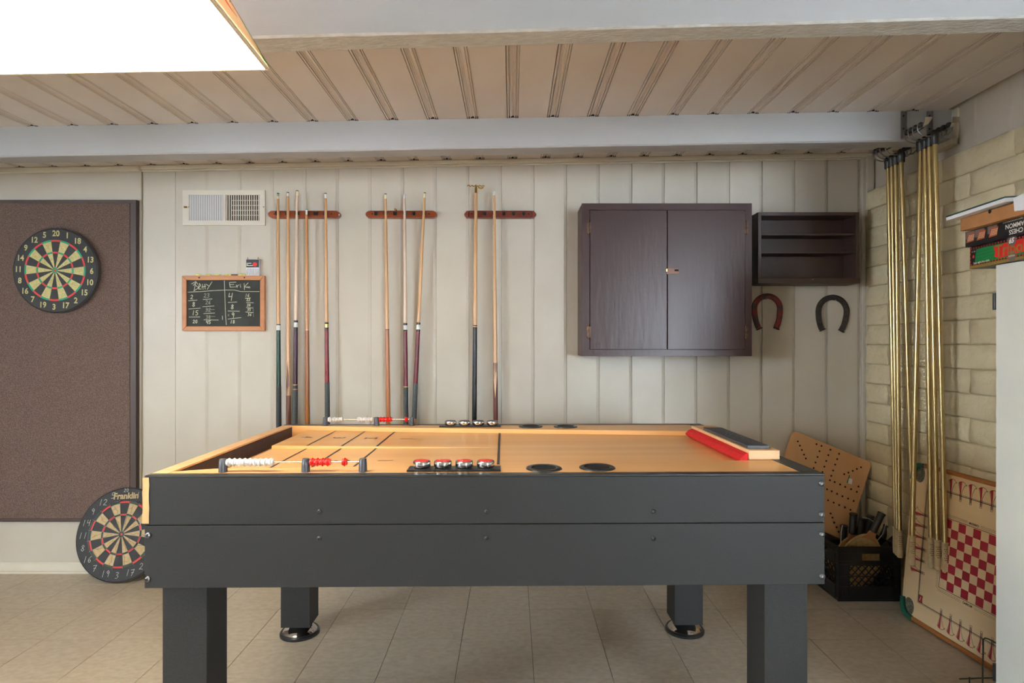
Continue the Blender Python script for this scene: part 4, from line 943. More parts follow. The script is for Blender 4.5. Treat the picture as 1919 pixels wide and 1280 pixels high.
for (o_, pb), d in zip(nc, (2.752, 2.722, 2.692, 2.659)):
    floor_cue(XN, d, pb, .285, {'leftmost': 'gold shuffleboard cue on the front hanger, hanging farthest left of its four', 'second': 'gold shuffleboard cue on the front hanger, second of four from the left at the grip',
              'third': 'gold shuffleboard cue on the front hanger, third of four from the left at the grip', 'rightmost': 'gold shuffleboard cue on the front hanger, nearest the viewer and farthest right'}[o_])
for k, (pb, d) in enumerate(((1679.5, 3.022), (1683, 2.993), (1687, 2.962), (1713, 2.921))):
    floor_cue(XF_, d, pb, .245, ('gold shuffleboard cue on the rear hanger, deepest in the corner and farthest left', 'gold shuffleboard cue on the rear hanger, second deepest in the corner', 'gold shuffleboard cue on the rear hanger, third from the corner', 'gold shuffleboard cue on the rear hanger, closest to the beam and farthest right')[k])

# ------------------------------------------------------------------ carrom board leaning by the brick wall
LNb = math.radians(5.0); es = Vector((.066, -.998, 0)).normalized(); hx = Vector((.998, .066, 0)).normalized()
et = Vector((0, 0, 1)) * math.cos(LNb) + hx * math.sin(LNb); en = -(hx * math.cos(LNb) - Vector((0, 0, 1)) * math.sin(LNb))
CS = .73; B0 = Vector((1.866, 2.888, .005))
cr = thing('carrom_board', 'square wooden carrom board with red checkers and green corner pockets leaning by the brick wall', 'game board', B0, world=True)
def cfn(h): return lambda s_, t_: B0 + es * s_ + et * t_ + en * h
def slab(s0, s1, t0, t1, h0, h1, mt, nm, bev=0.0, parent=cr):
    f0, f1 = cfn(h0), cfn(h1)
    return MB().hexa([f0(s0, t0), f0(s1, t0), f0(s1, t1), f0(s0, t1), f1(s0, t0), f1(s1, t0), f1(s1, t1), f1(s0, t1)]).build(nm, mt, parent, bevel=bev)
rh = .012
slab(.006, CS - .006, .006, CS - .006, -.010, 0, 'carrom_field', 'playing_field')
slab(.07, CS - .07, 0, .017, -.014, rh, 'carrom_rail', 'rail', .004); slab(.07, CS - .07, CS - .017, CS, -.014, rh, 'carrom_rail', 'rail', .004)
slab(0, .009, .07, CS - .07, -.014, .004, 'carrom_field', 'rail', .003); slab(CS - .017, CS, .07, CS - .07, -.014, rh, 'carrom_rail', 'rail', .004)
for cs_, ct_ in ((0, 0), (0, 1), (1, 0), (1, 1)):
    f = (lambda a, b, h, cs_=cs_, ct_=ct_: cfn(h)(a if not cs_ else CS - a, b if not ct_ else CS - b))
    arc = [(.075, -.001), (.030, .004), (.010, .018), (.001, .045), (-.001, .085)]; inn = [(.075, .018), (.046, .022), (.030, .034), (.021, .052), (.016, .085)]
    m = MB(); n = len(arc); vs = [f(*p, -.016) for p in arc] + [f(*p, rh + .003) for p in arc] + [f(*p, -.016) for p in inn] + [f(*p, rh + .003) for p in inn]
    fs = []
    for i in range(n - 1): fs += [(i, i + 1, n + i + 1, n + i), (2 * n + i + 1, 2 * n + i, 3 * n + i, 3 * n + i + 1), (n + i, n + i + 1, 3 * n + i + 1, 3 * n + i), (i + 1, i, 2 * n + i, 2 * n + i + 1)]
    fs += [(0, n, 3 * n, 2 * n), (n - 1, 3 * n - 1, 4 * n - 1, 2 * n - 1)]
    m.add(vs, fs); pk = m.build('corner_pocket', 'carrom_green', cr, bevel=0.002)
    m = MB(); n = 26; m.add([f(.044 + .031 * math.cos(2 * math.pi * i / n), .052 + .040 * math.sin(2 * math.pi * i / n), .0008) for i in range(n)], [tuple(range(n))]); 
    m.build('pocket_opening', 'net_dark', pk)
    m = MB(); rr = random.Random(5)
    for k in range(9):
        a = -1 + 2 * (k + .5) / 9; e_ = math.sqrt(1 - a * a)
        for q in ((lambda u, a=a, e_=e_: (.044 + .031 * (a + .12 * math.sin(7 * u)) * .98, .052 + .040 * u * e_)), (lambda u, a=a, e_=e_: (.044 + .031 * u * e_, .052 + .040 * (a + .1 * math.sin(6 * u)) * .98))):
            pts = [q(-1 + 2 * i / 8) for i in range(9)]; m.stroke(pts, .0012, lambda x, y, f=f: f(x, y, .0015))
    m.build('pocket_net', 'net_cord', pk, fix=False)['kind'] = 'stuff'
# printed pattern
c0 = CS / 2; q0 = c0 - .152; cell = .304 / 8
mr, mk = MB(), MB(); fr, fk = cfn(.0006), cfn(.0009)
m = MB(); m.add([fr(q0 + i * cell, q0 + j * cell) for j in range(9) for i in range(9)], [(j * 9 + i, j * 9 + i + 1, j * 9 + i + 10, j * 9 + i + 9) for j in range(8) for i in range(8)])
m.m = [(i + j) % 2 for j in range(8) for i in range(8)]; m.build('checkers', ['carrom_field', 'carrom_red'], cr, fix=False)
def rectl(mb, a, b, w): mb.stroke([(a, a), (b, a), (b, b), (a, b), (a, a)], w, fk)
rectl(mk, q0 - .004, CS - q0 + .004, .0022)
il = .097
rectl(mk, il, CS - il, .0030); rectl(mk, il - .005, CS - il + .005, .0014)
def sides():
    yield lambda a, b: (a, CS - b); yield lambda a, b: (a, b); yield lambda a, b: (b, a); yield lambda a, b: (CS - b, a)
for g in sides():        # a along the side, b = distance from the edge
    for k in range(6):
        a = c0 + (k - 2.5) * .0525; b1 = il + .018
        mr.poly([g(a, b1), g(a - .004, .085), g(a - .009, .055), g(a - .0135, .042), g(a - .005, .036), g(a + .001, .034), g(a + .001, .07)], fr)
        for s_ in (-1, 1):
            mk.stroke([g(a + s_ * .0015, b1), g(a + s_ * .006, .075), g(a + s_ * .017, .050), g(a + s_ * .028, .043)] if s_ > 0 else [g(a - .0015, b1), g(a - .006, .075), g(a - .013, .050), g(a - .016, .043), g(a - .006, .036), g(a + .006, .034), g(a + .018, .038), g(a + .0265, .049)], .0018, fk)
        mk.stroke([g(a - .005, il - .008), g(a - .005, b1 + .006), g(a + .005, b1 + .006), g(a + .005, il - .008)], .0013, fk)
    n = 30
    for k in range(n):           # looped border round the checkers
        a = q0 - .012 + (.304 + .024) * (k + .5) / n
        if abs(a - c0) < .034: continue
        b = q0 - .010; mk.stroke([g(a - .004, b), g(a - .002, b - .011), g(a + .003, b - .011), g(a + .004, b - .003), g(a, b)], .0007, fk)
for a, b in ((il, il), (CS - il, il), (il, CS - il), (CS - il, CS - il)):
    sa, sb = (1 if a < c0 else -1), (1 if b < c0 else -1); mr.poly([(a, b), (a + sa * .026, b), (a + sa * .022, b + sb * .018), (a + sa * .026, b + sb * .034), (a, b + sb * .034)], fr)
    mk.stroke([(a, b), (a + sa * .026, b), (a + sa * .022, b + sb * .018), (a + sa * .026, b + sb * .034), (a, b + sb * .034), (a, b)], .0016, fk)
text(mk, 'CARROM', .013, lambda x, y: fk(c0 + x, q0 - .016 + y), bold=.0004, sx=.9); text(mk, 'CARROM', .013, lambda x, y: fk(c0 - x, CS - q0 + .016 - y), bold=.0004, sx=.9)
mw = MB()
for a, b in ((il, il), (il, CS - il), (CS - il, il), (CS - il, CS - il)):
    sa, sb = (1 if a < c0 else -1), (1 if b < c0 else -1); mw.stroke([(a + sa * .008, b + sb * .008), (a + sa * .015, b + sb * .025)], .004, fk)
for q, n_, mt in ((mr, 'red_print', 'carrom_red'), (mk, 'black_print', 'card_black'), (mw, 'corner_marks', 'carrom_field')): q.build(n_, mt, cr, fix=False)['kind'] = 'stuff'

# ------------------------------------------------------------------ milk crate with paddles, peg board
x0, x1, y0, y1, H = 1.640, 1.952, 3.030, 3.358, .274
ct = thing('milk_crate', 'black plastic milk crate full of wooden paddles in the corner', 'crate', ((x0 + x1) / 2, (y0 + y1) / 2, 0), world=True)
def crate_side(fn, L, nm):
    """fn(a, z, depth) with a along the side; depth positive outwards"""
    m = MB()
    def bar(a0, a1, z0, z1, d0=-.003, d1=.003): m.hexa([fn(a0, z0, d0), fn(a1, z0, d0), fn(a1, z0, d1), fn(a0, z0, d1), fn(a0, z1, d0), fn(a1, z1, d0), fn(a1, z1, d1), fn(a0, z1, d1)])
    hw = .046
    bar(0, L, 0, .008, -.003, .004); bar(.05, L - .03, .008, .070, -.003, .0); bar(0, .055, .0, H, -.003, 0); bar(L - .035, L, 0, H, -.003, 0)
    for z in (.070, .122, .178): bar(0, L, z, z + .004, -.003, .0035)
    c = L / 2 + .01
    for z0, z1 in ((.184, .202), (.240, H)): bar(0, L, z0, z1)
    bar(0, c - hw, .202, .240); bar(c + hw, L, .202, .240)
    for z in (.184, .200, .240, .252, .264, H - .003): bar(0, L, z, z + .003, -.003, .0065)
    for a in (0, .020, .052, L - .036, L - .004): bar(a, a + .004, 0, H, -.003, .0055)
    for k in range(-5, 9):       # diamond lattice
        for s_ in (-1, 1):
            pts = []
            a0 = .055 + k * .0345; za, zb = .074, .178
            p0 = (a0, za if s_ > 0 else zb); p1 = (a0 + .104 * .92, zb if s_ > 0 else za)
            lo, hi = .055, L - .036
            if p1[0] <= lo or p0[0] >= hi: continue
            def clip(p, q, lim): t_ = (lim - p[0]) / (q[0] - p[0]); return (lim, p[1] + (q[1] - p[1]) * t_)
            if p0[0] < lo: p0 = clip(p0, p1, lo)
            if p1[0] > hi: p1 = clip(p0, p1, hi)
            dx, dz = p1[0] - p0[0], p1[1] - p0[1]; l = math.hypot(dx, dz); nx_, nz_ = -dz / l * .0022, dx / l * .0022
            m.hexa([fn(p0[0] - nx_, p0[1] - nz_, -.002), fn(p1[0] - nx_, p1[1] - nz_, -.002), fn(p1[0] - nx_, p1[1] - nz_, .002), fn(p0[0] - nx_, p0[1] - nz_, .002), fn(p0[0] + nx_, p0[1] + nz_, -.002), fn(p1[0] + nx_, p1[1] + nz_, -.002), fn(p1[0] + nx_, p1[1] + nz_, .002), fn(p0[0] + nx_, p0[1] + nz_, .002)])
    m.build(nm, 'crate_plastic', ct)
crate_side(lambda a, z, d: (x0 + a, y0 - d + .004, z), x1 - x0, 'side_wall'); crate_side(lambda a, z, d: (x1 - a, y1 + d - .004, z), x1 - x0, 'side_wall')
crate_side(lambda a, z, d: (x0 - d + .004, y1 - a, z), y1 - y0, 'side_wall'); crate_side(lambda a, z, d: (x1 + d - .004, y0 + a, z), y1 - y0, 'side_wall')
m = MB()
for k in range(9): a = x0 + .006 + (x1 - x0 - .02) * k / 8; m.box(a, a + .008, y0 + .004, y1 - .004, .004, .010)
for k in range(9): a = y0 + .006 + (y1 - y0 - .02) * k / 8; m.box(x0 + .004, x1 - .004, a, a + .008, .003, .009)
m.build('bottom_grid', 'crate_plastic', ct)
def paddle(butt, down, L, hw, label, printed=False, cord=None, yawr=0.0):
    """butt: end of the handle; down: unit vector from butt to head"""
    down = Vector(down).normalized(); nrm = Vector((math.sin(yawr), -math.cos(yawr), 0)); nrm = (nrm - down * nrm.dot(down)).normalized(); sd = down.cross(nrm)
    t = thing('paddle', label, 'paddle', butt, group='paddles in the milk crate', world=True); B = Vector(butt)
    f = lambda a, b, h=0.0: B + down * a + sd * b + nrm * h
    hl = .108
    pr = [(0, 0), (.0185, 0), (.0200, .004), (.0188, .010)]
    for k in range(7): pr += [(.0178, .014 + k * .0135), (.0170, .0255 + k * .0135)]
    pr += [(.0150, .110), (0, .110)]
    MB().lathe(pr, B, down, 16).build('handle_grip', 'grip_black', t, smooth=True)
    c = hl + .030 + (L - hl - .030) / 2; rl = (L - hl - .030) / 2 + .012
    n = 36; out = []
    for i in range(n):
        th = 2 * math.pi * i / n; a, b = c + rl * math.cos(th), hw * math.sin(th) * (1 + .06 * math.cos(th))
        out.append((a, b))
    MB().prism(out, lambda a, b: f(a, b, .005), lambda a, b: f(a, b, -.005)).build('blade', 'paddle_wood', t, bevel=0.0015)
    MB().prism([(hl - .006, -.014), (hl + .02, -.020), (hl + .050, -.046), (hl + .044, -.02), (hl + .042, 0), (hl + .044, .02), (hl + .050, .046), (hl + .02, .020), (hl - .006, .014)], lambda a, b: f(a, b, .009), lambda a, b: f(a, b, -.009)).build('throat', 'paddle_throat', t, bevel=0.002)
    if printed:
        m = MB(); g = lambda a, b: f(a, b, .0056)
        for k in range(-5, 6):
            for s_ in (-1, 1):
                pts = []
                for i in range(25):
                    u = -1 + 2 * i / 24; a = c + u * rl; b = k * .036 + s_ * u * rl * .75
                    if ((a - c) / (rl - .014)) ** 2 + (b / (hw - .012)) ** 2 < 1 and a > hl + .055: pts.append((a, b))
                if len(pts) > 1: m.stroke(pts, .0011, g)
        m.stroke([(c + (rl - .012) * math.cos(2 * math.pi * i / 40), (hw - .010) * math.sin(2 * math.pi * i / 40)) for i in range(8, 34)], .0013, g); m.stroke([(c + (rl - .012) * math.cos(2 * math.pi * i / 40), (hw - .010) * math.sin(2 * math.pi * i / 40)) for i in range(-8, 16)], .0013, g)
        m.build('court_print', 'paddle_green', t, fix=False)['kind'] = 'stuff'
    if cord:
        MB().tube([B + Vector(q) for q in cord], .0022, 6).build('wrist_cord', 'cord_white', t, smooth=True)
paddle(at(1653.5, 961, 3.09), (-.42, .02, -.905), .402, .102, 'wooden paddle with green line print and tilted black grip at the front of the crate', True, [(.006, .012, .002), (.03, .02, -.02), (.036, .03, -.07), (.02, .03, -.12), (-.004, .03, -.15)])
paddle(at(1582, 985, 3.20), (.04, .10, -1), .318, .085, 'paddle with upright black grip, farthest left in the crate', False, [(-.012, -.008, .004), (-.024, -.018, -.03), (-.026, -.018, -.09), (-.018, -.018, -.14)])
paddle(at(1600, 962, 3.165), (-.03, .06, -1), .372, .085, 'paddle with tall upright black grip beside the leftmost paddle')
paddle(at(1617, 971, 3.255), (-.12, .05, -1), .372, .085, 'paddle with black grip in the middle rear of the crate', False, [(-.01, -.01, .006), (.02, -.02, .004), (.045, -.022, -.012), (.05, -.022, -.04)])
paddle(at(1633, 966, 3.30), (-.22, .03, -1), .372, .085, 'paddle with black grip at the back of the crate behind the tilted one')
paddle(at(1664, 985, 3.225), (-.36, .08, -.93), .345, .085, 'paddle with black grip leaning right against the brick wall', False, [(.01, -.012, .002), (.022, -.02, -.03), (.004, -.022, -.08), (-.02, -.022, -.11)])
paddle(at(1683, 1004, 3.128), (-.74, .02, -.67), .300, .078, 'paddle with black grip lying low at the right end of the crate')

PS = .457; rho = math.radians(22.8); phi = math.radians(9.5)
ex = Vector((1, 0, 0)); ez = Vector((0, math.sin(phi), math.cos(phi))); pa = ex * math.cos(rho) - ez * math.sin(rho); pb = -ex * math.sin(rho) - ez * math.cos(rho); pnr = Vector((0, -math.cos(phi), math.sin(phi)))
TLc = at(1488, 806.5, 3.372)
pg = thing('marble_game_board', 'square light wood marble game board with drilled holes leaning behind the crate', 'game board', TLc + (pa + pb) * PS, world=True)
pf = lambda h: (lambda a, b: TLc + pa * a + pb * b + pnr * h)
r_ = .022; out = []
for cx, cy, a0 in ((r_, r_, 180), (PS - r_, r_, 270), (PS - r_, PS - r_, 0), (r_, PS - r_, 90)):
    out += [(cx + r_ * math.cos(math.radians(a0 + 15 * i)), cy + r_ * math.sin(math.radians(a0 + 15 * i))) for i in range(7)]
m = MB().prism(out, pf(0), pf(-.018)); m.build('panel', 'board_maple', pg, bevel=0.003)
hz = [(207, 217), (230, 263), (251, 310), (274, 361), (294, 403), (411, 247), (465, 266), (444, 324), (422, 387), (400, 447), (380, 507), (562, 308), (540, 367), (517, 430), (497, 492), (476, 551), (657, 352), (636, 410), (614, 470), (592, 534), (571, 592), (557, 640), (713, 574), (759, 557),
      (806, 538), (851, 517), (896, 499), (609, 660), (668, 686), (724, 713), (788, 738), (868, 709), (850, 767), (816, 866), (526, 739), (576, 761), (635, 789), (693, 815), (755, 840), (537, 859), (598, 884), (658, 911), (720, 936), (781, 963), (565, 1003), (585, 1048), (604, 1102), (630, 1153), (652, 1202)]
pts = []
for zx, zy in hz:
    p = at(1460 + zx / 5.82, 790 + zy / 5.82, 3.33); d0 = TLc; ray = p - Vector((0, 0, HC)); o_ = Vector((0, 0, HC)); k = (TLc - o_).dot(pnr) / ray.dot(pnr); w = o_ + ray * k - TLc
    pts.append((w.dot(pa), w.dot(pb)))
allp = []
for a, b in pts:
    allp.append((a, b))
for a, b in pts:                       # the part hidden by the table repeats the pattern turned half round
    q = (PS - a, PS - b); w = TLc + pa * q[0] + pb * q[1]; px_, py_ = 960 + w.x * F / w.y, HZ - (w.z - HC) * F / w.y
    if px_ < 1535 and py_ > 880 and all((q[0] - u) ** 2 + (q[1] - v) ** 2 > .02 ** 2 for u, v in allp): allp.append(q)
m = MB()
for a, b in allp: m.disc((a, b), .0052, pf(.0006), 12)
m.build('marble_holes', 'hole_dark', pg, fix=False)['kind'] = 'stuff'
q = pts[0]
def zp(zx, zy):
    p = at(1460 + zx / 5.82, 790 + zy / 5.82, 3.33); o_ = Vector((0, 0, HC)); ray = p - o_; return o_ + ray * ((TLc - o_).dot(pnr) / ray.dot(pnr)) + pnr * .0009
st = MB().add([zp(762, 615), zp(802, 630), zp(796, 686), zp(752, 674)], [(0, 1, 2, 3)]).build('price_sticker', 'card_white', pg, fix=False)
MB().add([zp(766, 582), zp(776, 588), zp(752, 676), zp(740, 668)], [(0, 1, 2, 3)]).build('sticker_band', 'print_green', st, fix=False)

# ------------------------------------------------------------------ white cabinet with game boxes
wc = thing('storage_cabinet', 'tall plain white storage cabinet at the right edge with game boxes on top', 'cabinet', (1.79, 1.54, 0), world=True)
MB().box(1.622, 1.972, 1.08, 2.0, 0, 1.554).build('body', 'cabinet_white', wc, bevel=0.002)
MB().box(1.604, 1.6215, 1.085, 1.540, .02, 1.5535).build('door', 'cabinet_white', wc, bevel=0.0015); MB().box(1.604, 1.6215, 1.543, 1.999, .02, 1.5535).build('door', 'cabinet_white', wc, bevel=0.0015)
for z in (1.434, .2): MB().cone((1.606, 2.006, z - .028), (1.606, 2.006, z + .028), .006, n=10).build('hinge', 'black_plastic', wc, smooth=True)
def gbox(px, d, z, ang, name, label, group='stacked game boxes'):
    t = thing(name, label, 'game box', (X(px, d), d, z), -ang, group); return t
# local frame: x into the stack, -y towards the viewer
zt0 = 1.5550
t = gbox(1818, 2.112, zt0, math.radians(5.8), 'board_game_box', 'green and red board game box at the bottom of the stack on the white cabinet'); L, D_, Hh = .46, .30, .074
MB().box(0, D_, -L, 0, 0, Hh).build('carton', 'card_black', t, bevel=0.001)
f = lambda e: (lambda a, b: (-e, -a, b))
MB().box(-.0004, .0, -L, 0, .0, .010).build('gold_border', 'print_gold', t); 
m = MB(); m.poly([(.028, .014), (L - .02, .014), (L - .02, .064), (.028, .064)], f(.0005)); m.build('green_ground', 'print_green', t, fix=False)
m = MB(); m.poly([(.010, .024), (.016, .020), (.028, .022), (.036, .064), (.010, .064)], f(.0009)); m.disc((.022, .042), .0045, f(.0009), 10); 
for k in range(3): m.stroke([(.034, .030 + k * .011), (.17, .036 + k * .010)], .0007, f(.0008))
m.build('black_ground', 'card_black', t, fix=False)
m = MB()
for k in range(34):
    a = .006 + k * .0135; 
    for b in (.0135, .0685): m.poly([(a, b - .002), (a + .005, b - .003), (a + .0055, b + .002), (a + .001, b + .003)], f(.0011))
for k in range(4): m.poly([(.003, .020 + k * .013), (.007, .020 + k * .013), (.007, .027 + k * .013), (.003, .027 + k * .013)], f(.0011))
m.disc((.021, .040), .0055, f(.0012), 12)
m.poly([(.125, .024), (.150, .018), (.36, .026), (.36, .066), (.180, .062), (.120, .060), (.127, .042)], f(.0010)); m.build('red_print', 'print_red', t, fix=False)['kind'] = 'stuff'
m = MB(); text(m, 'Tripoley', .054, f(.0014), bold=.0008, off=(.222, .040), sx=1.0); m.build('title', 'print_gold', t, fix=False)
m = MB(); m.disc((.205, .066), .019, f(.00135), 24); m.disc((.205, .015), .017, f(.00135), 24); m.build('badge', 'print_smoke', t, fix=False)
m = MB(); text(m, '65', .022, f(.0018), bold=.0007, off=(.203, .064), shear=.25); text(m, 'EDITION', .007, f(.0018), off=(.205, .016)); text(m, 'Ages eight thru adult', .0095, f(.0018), off=(.062, .017), bold=.0001); text(m, 'No. 300', .006, f(.0018), off=(.022, .057)); m.build('small_print', 'print_white', t, fix=False)
t = gbox(1809.5, 2.108, zt0 + .0745, math.radians(4.4), 'chess_game_box', 'black chess and backgammon box lying upside down, middle of the stack'); L, D_, Hh = .44, .30, .053
MB().box(0, D_, -L, 0, 0, Hh).build('carton', 'card_black', t, bevel=0.001)
m = MB()
for a in (.004, .050, .110): m.poly([(a, .026), (a + .044, .026), (a + .044, .051), (a, .051)], f(.0004))
m.build('photo_ground', 'print_smoke', t, fix=False)
m = MB()
for a in (.006, .058, .116): m.poly([(a, .014), (a + .038, .016), (a + .044, .044), (a + .012, .046)], f(.0008))
m.build('board_photos', 'print_board', t, fix=False)
m = MB(); rr = random.Random(2)
for a in (.006, .058, .116):
    for i in range(5):
        for j in range(4): m.poly([(a + .008 + i * .006 + j * .002, .020 + j * .005), (a + .011 + i * .006 + j * .002, .020 + j * .005), (a + .012 + i * .006 + j * .002, .023 + j * .005), (a + .009 + i * .006 + j * .002, .023 + j * .005)], f(.0012))
m.build('board_pieces', 'ferrule_cream', t, fix=False)['kind'] = 'stuff'
m = MB(); g = lambda x, y: f(.0008)(-x, -y)
text(m, 'BACKGAMMON', .0205, lambda x, y: f(.0008)(.190 - x, .0345 - y), align='RIGHT', bold=.0003); text(m, 'GIFT CHESS', .0205, lambda x, y: f(.0008)(.206 - x, .0150 - y), align='RIGHT', bold=.0003); text(m, 'magnetic travel sized playing pieces', .006, lambda x, y: f(.0008)(.18 - x, .0485 - y), align='RIGHT')
m.build('title', 'print_white', t, fix=False)
t = gbox(1800.5, 2.085, zt0 + .1280, math.radians(2.2), 'cardboard_box', 'opened brown cardboard box with a drooping white and green lid, top of the stack'); L, D_, Hh = .42, .26, .042
m = MB(); w = .003
m.box(0, D_, -L, 0, 0, w); m.box(0, w, -L, 0, w, Hh); m.box(D_ - w, D_, -L, 0, w, Hh); m.box(0, D_, -w, 0, w, Hh); m.box(0, D_, -L, -L + w, w, Hh); m.build('carton', 'card_brown', t)
m = MB(); m.disc((.135, .038), .007, f(.0005), 12); m.build('finger_notch', 'void_black', t, fix=False)
y0_, y1_ = .018, -.235
hl = lambda x, z, y: (x, y, z)
vs = [(-.040, .012, Hh - .004), (-.028, -.235, Hh + .004), (D_, -.24, Hh + .020), (D_, .012, Hh + .014)]
lid = MB().add([Vector(v) for v in vs] + [Vector(v) + Vector((0, 0, .0115)) for v in vs], [(0, 1, 2, 3), (0, 4, 5, 1), (1, 5, 6, 2), (2, 6, 7, 3), (3, 7, 4, 0)]).build('lid_lining', 'card_white', t)
MB().add([Vector(v) + Vector((-.001, .001, .0117)) for v in vs] + [Vector(v) + Vector((-.001, 0.001, .0165)) for v in vs], [(0, 3, 2, 1), (4, 5, 6, 7), (0, 1, 5, 4), (1, 2, 6, 5), (2, 3, 7, 6), (3, 0, 4, 7)]).build('lid_cover', 'print_teal', lid)
MB().hexa([(-.008, -.245, Hh - .028), (-.008, -.305, Hh - .034), (.10, -.305, Hh - .034), (.10, -.245, Hh - .028), (-.008, -.240, Hh + .014), (-.008, -.305, Hh + .020), (.10, -.305, Hh + .02), (.10, -.24, Hh + .014)]).build('end_flap', 'card_white', t)

# ------------------------------------------------------------------ wire stand at the lower right
d = 2.13
ws = thing('wire_stand', 'dark green wire stand on the floor beside the white cabinet', 'wire stand', (X(1843, d), d, 0), world=True)
p0 = at(1843, 1195, d); xa_ = p0.x
m = MB(); m.tube([(xa_ - .004, d, .003), (xa_ - .002, d, .1), (xa_, d, p0.z - .006), (xa_ + .004, d - .003, p0.z), (xa_ + .012, d - .012, p0.z), (xa_ + .019, d - .085, p0.z), (xa_ + .021, d - .095, p0.z - .004), (xa_ + .020, d - .098, p0.z - .02)], .0026, 8); m.build('upright', 'wire_green', ws, smooth=True)
zb_ = Z(1272, d)
m = MB(); m.tube([(X(1800, d), d + .004, zb_ - .003), (X(1840, d), d + .004, zb_), (X(1872, d), d + .004, zb_ + .001)], .0024, 8); m.build('cross_wire', 'wire_green', ws, smooth=True)
m = MB(); m.tube([(X(1819, d), d + .004, .003), (X(1819, d), d + .004, zb_ + .003)], .0024, 8); m.build('prong', 'wire_green', ws, smooth=True)
m = MB(); m.tube([(X(1868, d), d, .003), (X(1868, d), d, zb_ + .003)], .0024, 8); m.build('prong', 'wire_green', ws, smooth=True)
m = MB(); m.tube([(X(1868, d), d - .02, .02), (X(1868, d), d - .02, Z(1258, d))], .006, 10); m.tube([(X(1868, d), d - .02, Z(1276, d)), (X(1856, d), d - .025, Z(1279, d)), (X(1842, d), d - .03, Z(1286, d)), (X(1836, d), d - .03, .010)], .009, 10); m.build('rubber_clip', 'grey_plastic', ws, smooth=True)

# ------------------------------------------------------------------ hanging billiard lamp
dl = 1.50
cA = at(505, 133, dl); zr = cA.z; lx1 = cA.x; lx0 = lx1 - 1.25; dz = -.018 * 1.25; yn = dl - .52; sk = -.041
lp = thing('billiard_lamp', 'big hanging billiard lamp with glowing white diffuser and leaded glass sides', 'lamp', ((lx0 + lx1) / 2, dl - .26, zr - .02), world=True)
def lz(x): return zr + .018 * (x - lx1)
def lpnt(x, y, h): return Vector((x + sk * (y - dl), y, lz(x) + h))
cor = [(lx0, yn), (lx1, yn), (lx1, dl), (lx0, dl)]; ins = .100; iny = .12; rise = .20
top4 = [(lx0 + ins, yn + iny), (lx1 - ins, yn + iny), (lx1 - ins, dl - iny), (lx0 + ins, dl - iny)]
m = MB().add([lpnt(a, b, .004) for a, b in cor], [(0, 1, 2, 3)]); 
cc = [(lx0 + .008, yn + .008), (lx1 - .008, yn + .008), (lx1 - .008, dl - .008), (lx0 + .008, dl - .008)]
MB().hexa([lpnt(a, b, .0005) for a, b in cc] + [lpnt(a, b, .006) for a, b in cc]).build('diffuser', 'lamp_diffuser', lp)
MB().hexa([lpnt(a, b, .0075) for a, b in cc] + [lpnt(a, b, .011) for a, b in cc]).build('added_baffle', 'lamp_rim', lp)  # added plate, not a known lamp part: stops the diffuser lighting upwards
rim = MB()
for i in range(4):
    a, b = Vector(cor[i]), Vector(cor[(i + 1) % 4]); a2, b2 = Vector(cc[i]), Vector(cc[(i + 1) % 4])
    rim.hexa([lpnt(*a, 0), lpnt(*b, 0), lpnt(*b2, 0), lpnt(*a2, 0), lpnt(*a, .007), lpnt(*b, .007), lpnt(*b2, .007), lpnt(*a2, .007)])
rim.build('rim', 'lamp_rim', lp, bevel=0.002)
def side_fn(i, h=0.0):
    A, B, C_, D_ = lpnt(*cor[i], .007), lpnt(*cor[(i + 1) % 4], .007), lpnt(*top4[(i + 1) % 4], rise), lpnt(*top4[i], rise)
    n_ = (B - A).cross(D_ - A).normalized()
    return lambda s_, t_: (A * (1 - s_) + B * s_) * (1 - t_) + (D_ * (1 - s_) + C_ * s_) * t_ + n_ * h
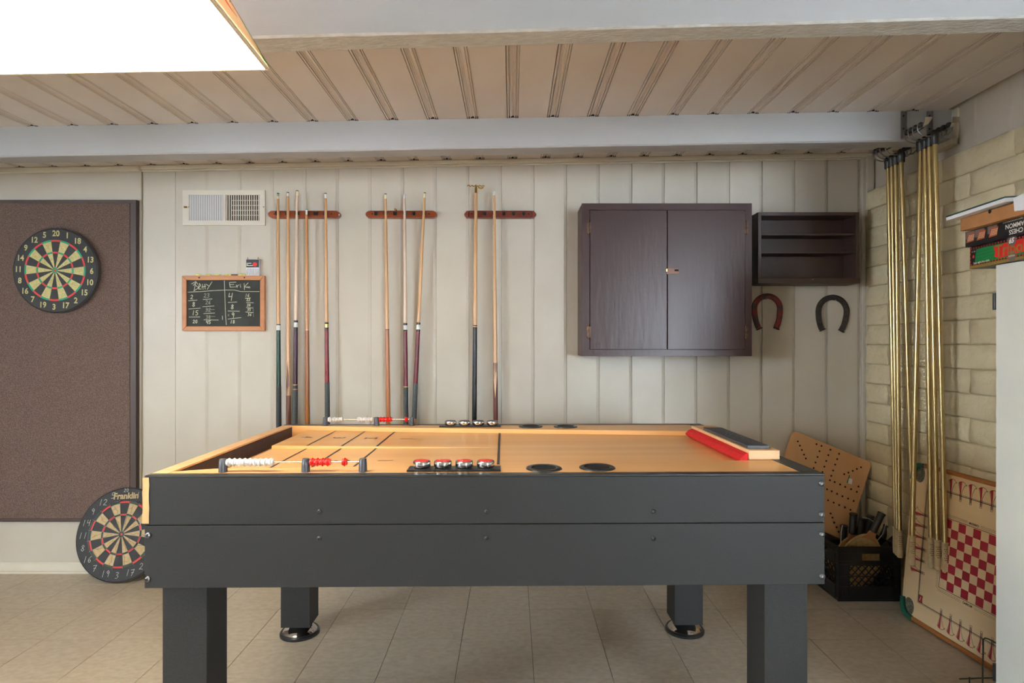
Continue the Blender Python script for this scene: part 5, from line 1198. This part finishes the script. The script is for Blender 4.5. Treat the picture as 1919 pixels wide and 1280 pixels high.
for i in range(4):
    f = side_fn(i); m = MB(); n = 8; m.add([f(k / n, q) for q in (0, 1) for k in range(n + 1)], [(k, k + 1, n + 2 + k, n + 1 + k) for k in range(n)])
    gl = m.build('glass_side', 'glass_cream', lp)
    g1, g2 = side_fn(i, .0015), side_fn(i, .003)
    if i % 2:            # the two short ends; s runs along the depth
        q2 = lambda x, y, g2=g2: g2(x / .5, y / .22)            # metric coordinates on the pane
        for mi_ in (lambda u: u, lambda u: 1 - u):              # the design is mirrored towards both corners
            P_ = lambda ps: [(mi_(u), v) for u, v in ps]; k_ = lambda ps: [(mi_(u) * .5, v * .22) for u, v in ps]
            gw = [(1, 0), (1, .27), (.965, .14), (.93, 0)]; gs = [(1, .27), (1, 1), (.984, 1), (.980, .27)]
            fl_ = [(.978, .40), (.955, .47), (.925, .58), (.895, .78), (.91, .88), (.94, .70), (.965, .60), (.978, .54)]
            f2_ = [(.80, .30), (.74, .55), (.62, .62), (.55, .42), (.66, .46), (.72, .34)]
            m = MB(); m.poly(P_(gw), g1); m.poly(P_(gs), g1); m.build('green_glass', 'glass_green', gl, fix=False)
            m = MB(); m.poly(P_(fl_), g1); m.poly(P_(f2_), g1); m.build('orange_glass', 'glass_orange', gl, fix=False)
            m = MB()
            for ln in (fl_ + fl_[:1], f2_ + f2_[:1], [(1, .27), (.965, .14), (.93, 0)], [(.995, .01), (.993, .25)], [(.965, .14), (.955, .47)], [(.955, .47), (.90, .30), (.86, .02)], [(.925, .58), (.85, .50), (.80, .30)], [(.98, .27), (.983, 1)]): m.stroke(k_(ln), .0026, q2)
            m.build('leading', 'leading', gl, fix=False)
    else:
        m = MB()
        for k in range(1, 6): m.stroke([(k / 6, 0), (k / 6, 1)], .006, g2)
        m.stroke([(.03, .5), (.97, .5)], .02, g2); m.build('leading', 'leading', gl, fix=False)
m = MB()      # open top: a narrow frame with a cross bar that carries the tubes
for i in range(4):
    a, b = Vector(top4[i]), Vector(top4[(i + 1) % 4]); cc_ = (Vector(top4[0]) + Vector(top4[2])) / 2; a2, b2 = a + (cc_ - a) * .06, b + (cc_ - b) * .06
    m.hexa([lpnt(*a, rise), lpnt(*b, rise), lpnt(*b2, rise), lpnt(*a2, rise), lpnt(*a, rise + .012), lpnt(*b, rise + .012), lpnt(*b2, rise + .012), lpnt(*a2, rise + .012)])
ym = dl - .26
m.box(lx0 + ins, lx1 - ins, ym - .02, ym + .02, zr + rise - .02, zr + rise + .004); m.build('top_frame', 'lamp_rim', lp)
for yy in (ym - .07, ym + .07):
    MB().cone((lx0 + .16, yy, zr + .115), (lx1 - .16, yy, zr + .125), .013, n=12).build('light_tube', 'bulb', lp, smooth=True)
for k, xx in enumerate((lx0 + .3, lx1 - .3)):
    m = MB().cone((xx, dl - .26, lz(xx) + rise + .02), (xx, dl - .26, zc(xx) + .003), .005, n=8); m.build('hanging_rod', 'brass', lp)
for o in list(bpy.data.objects):
    if o.get('_w'): del o['_w']
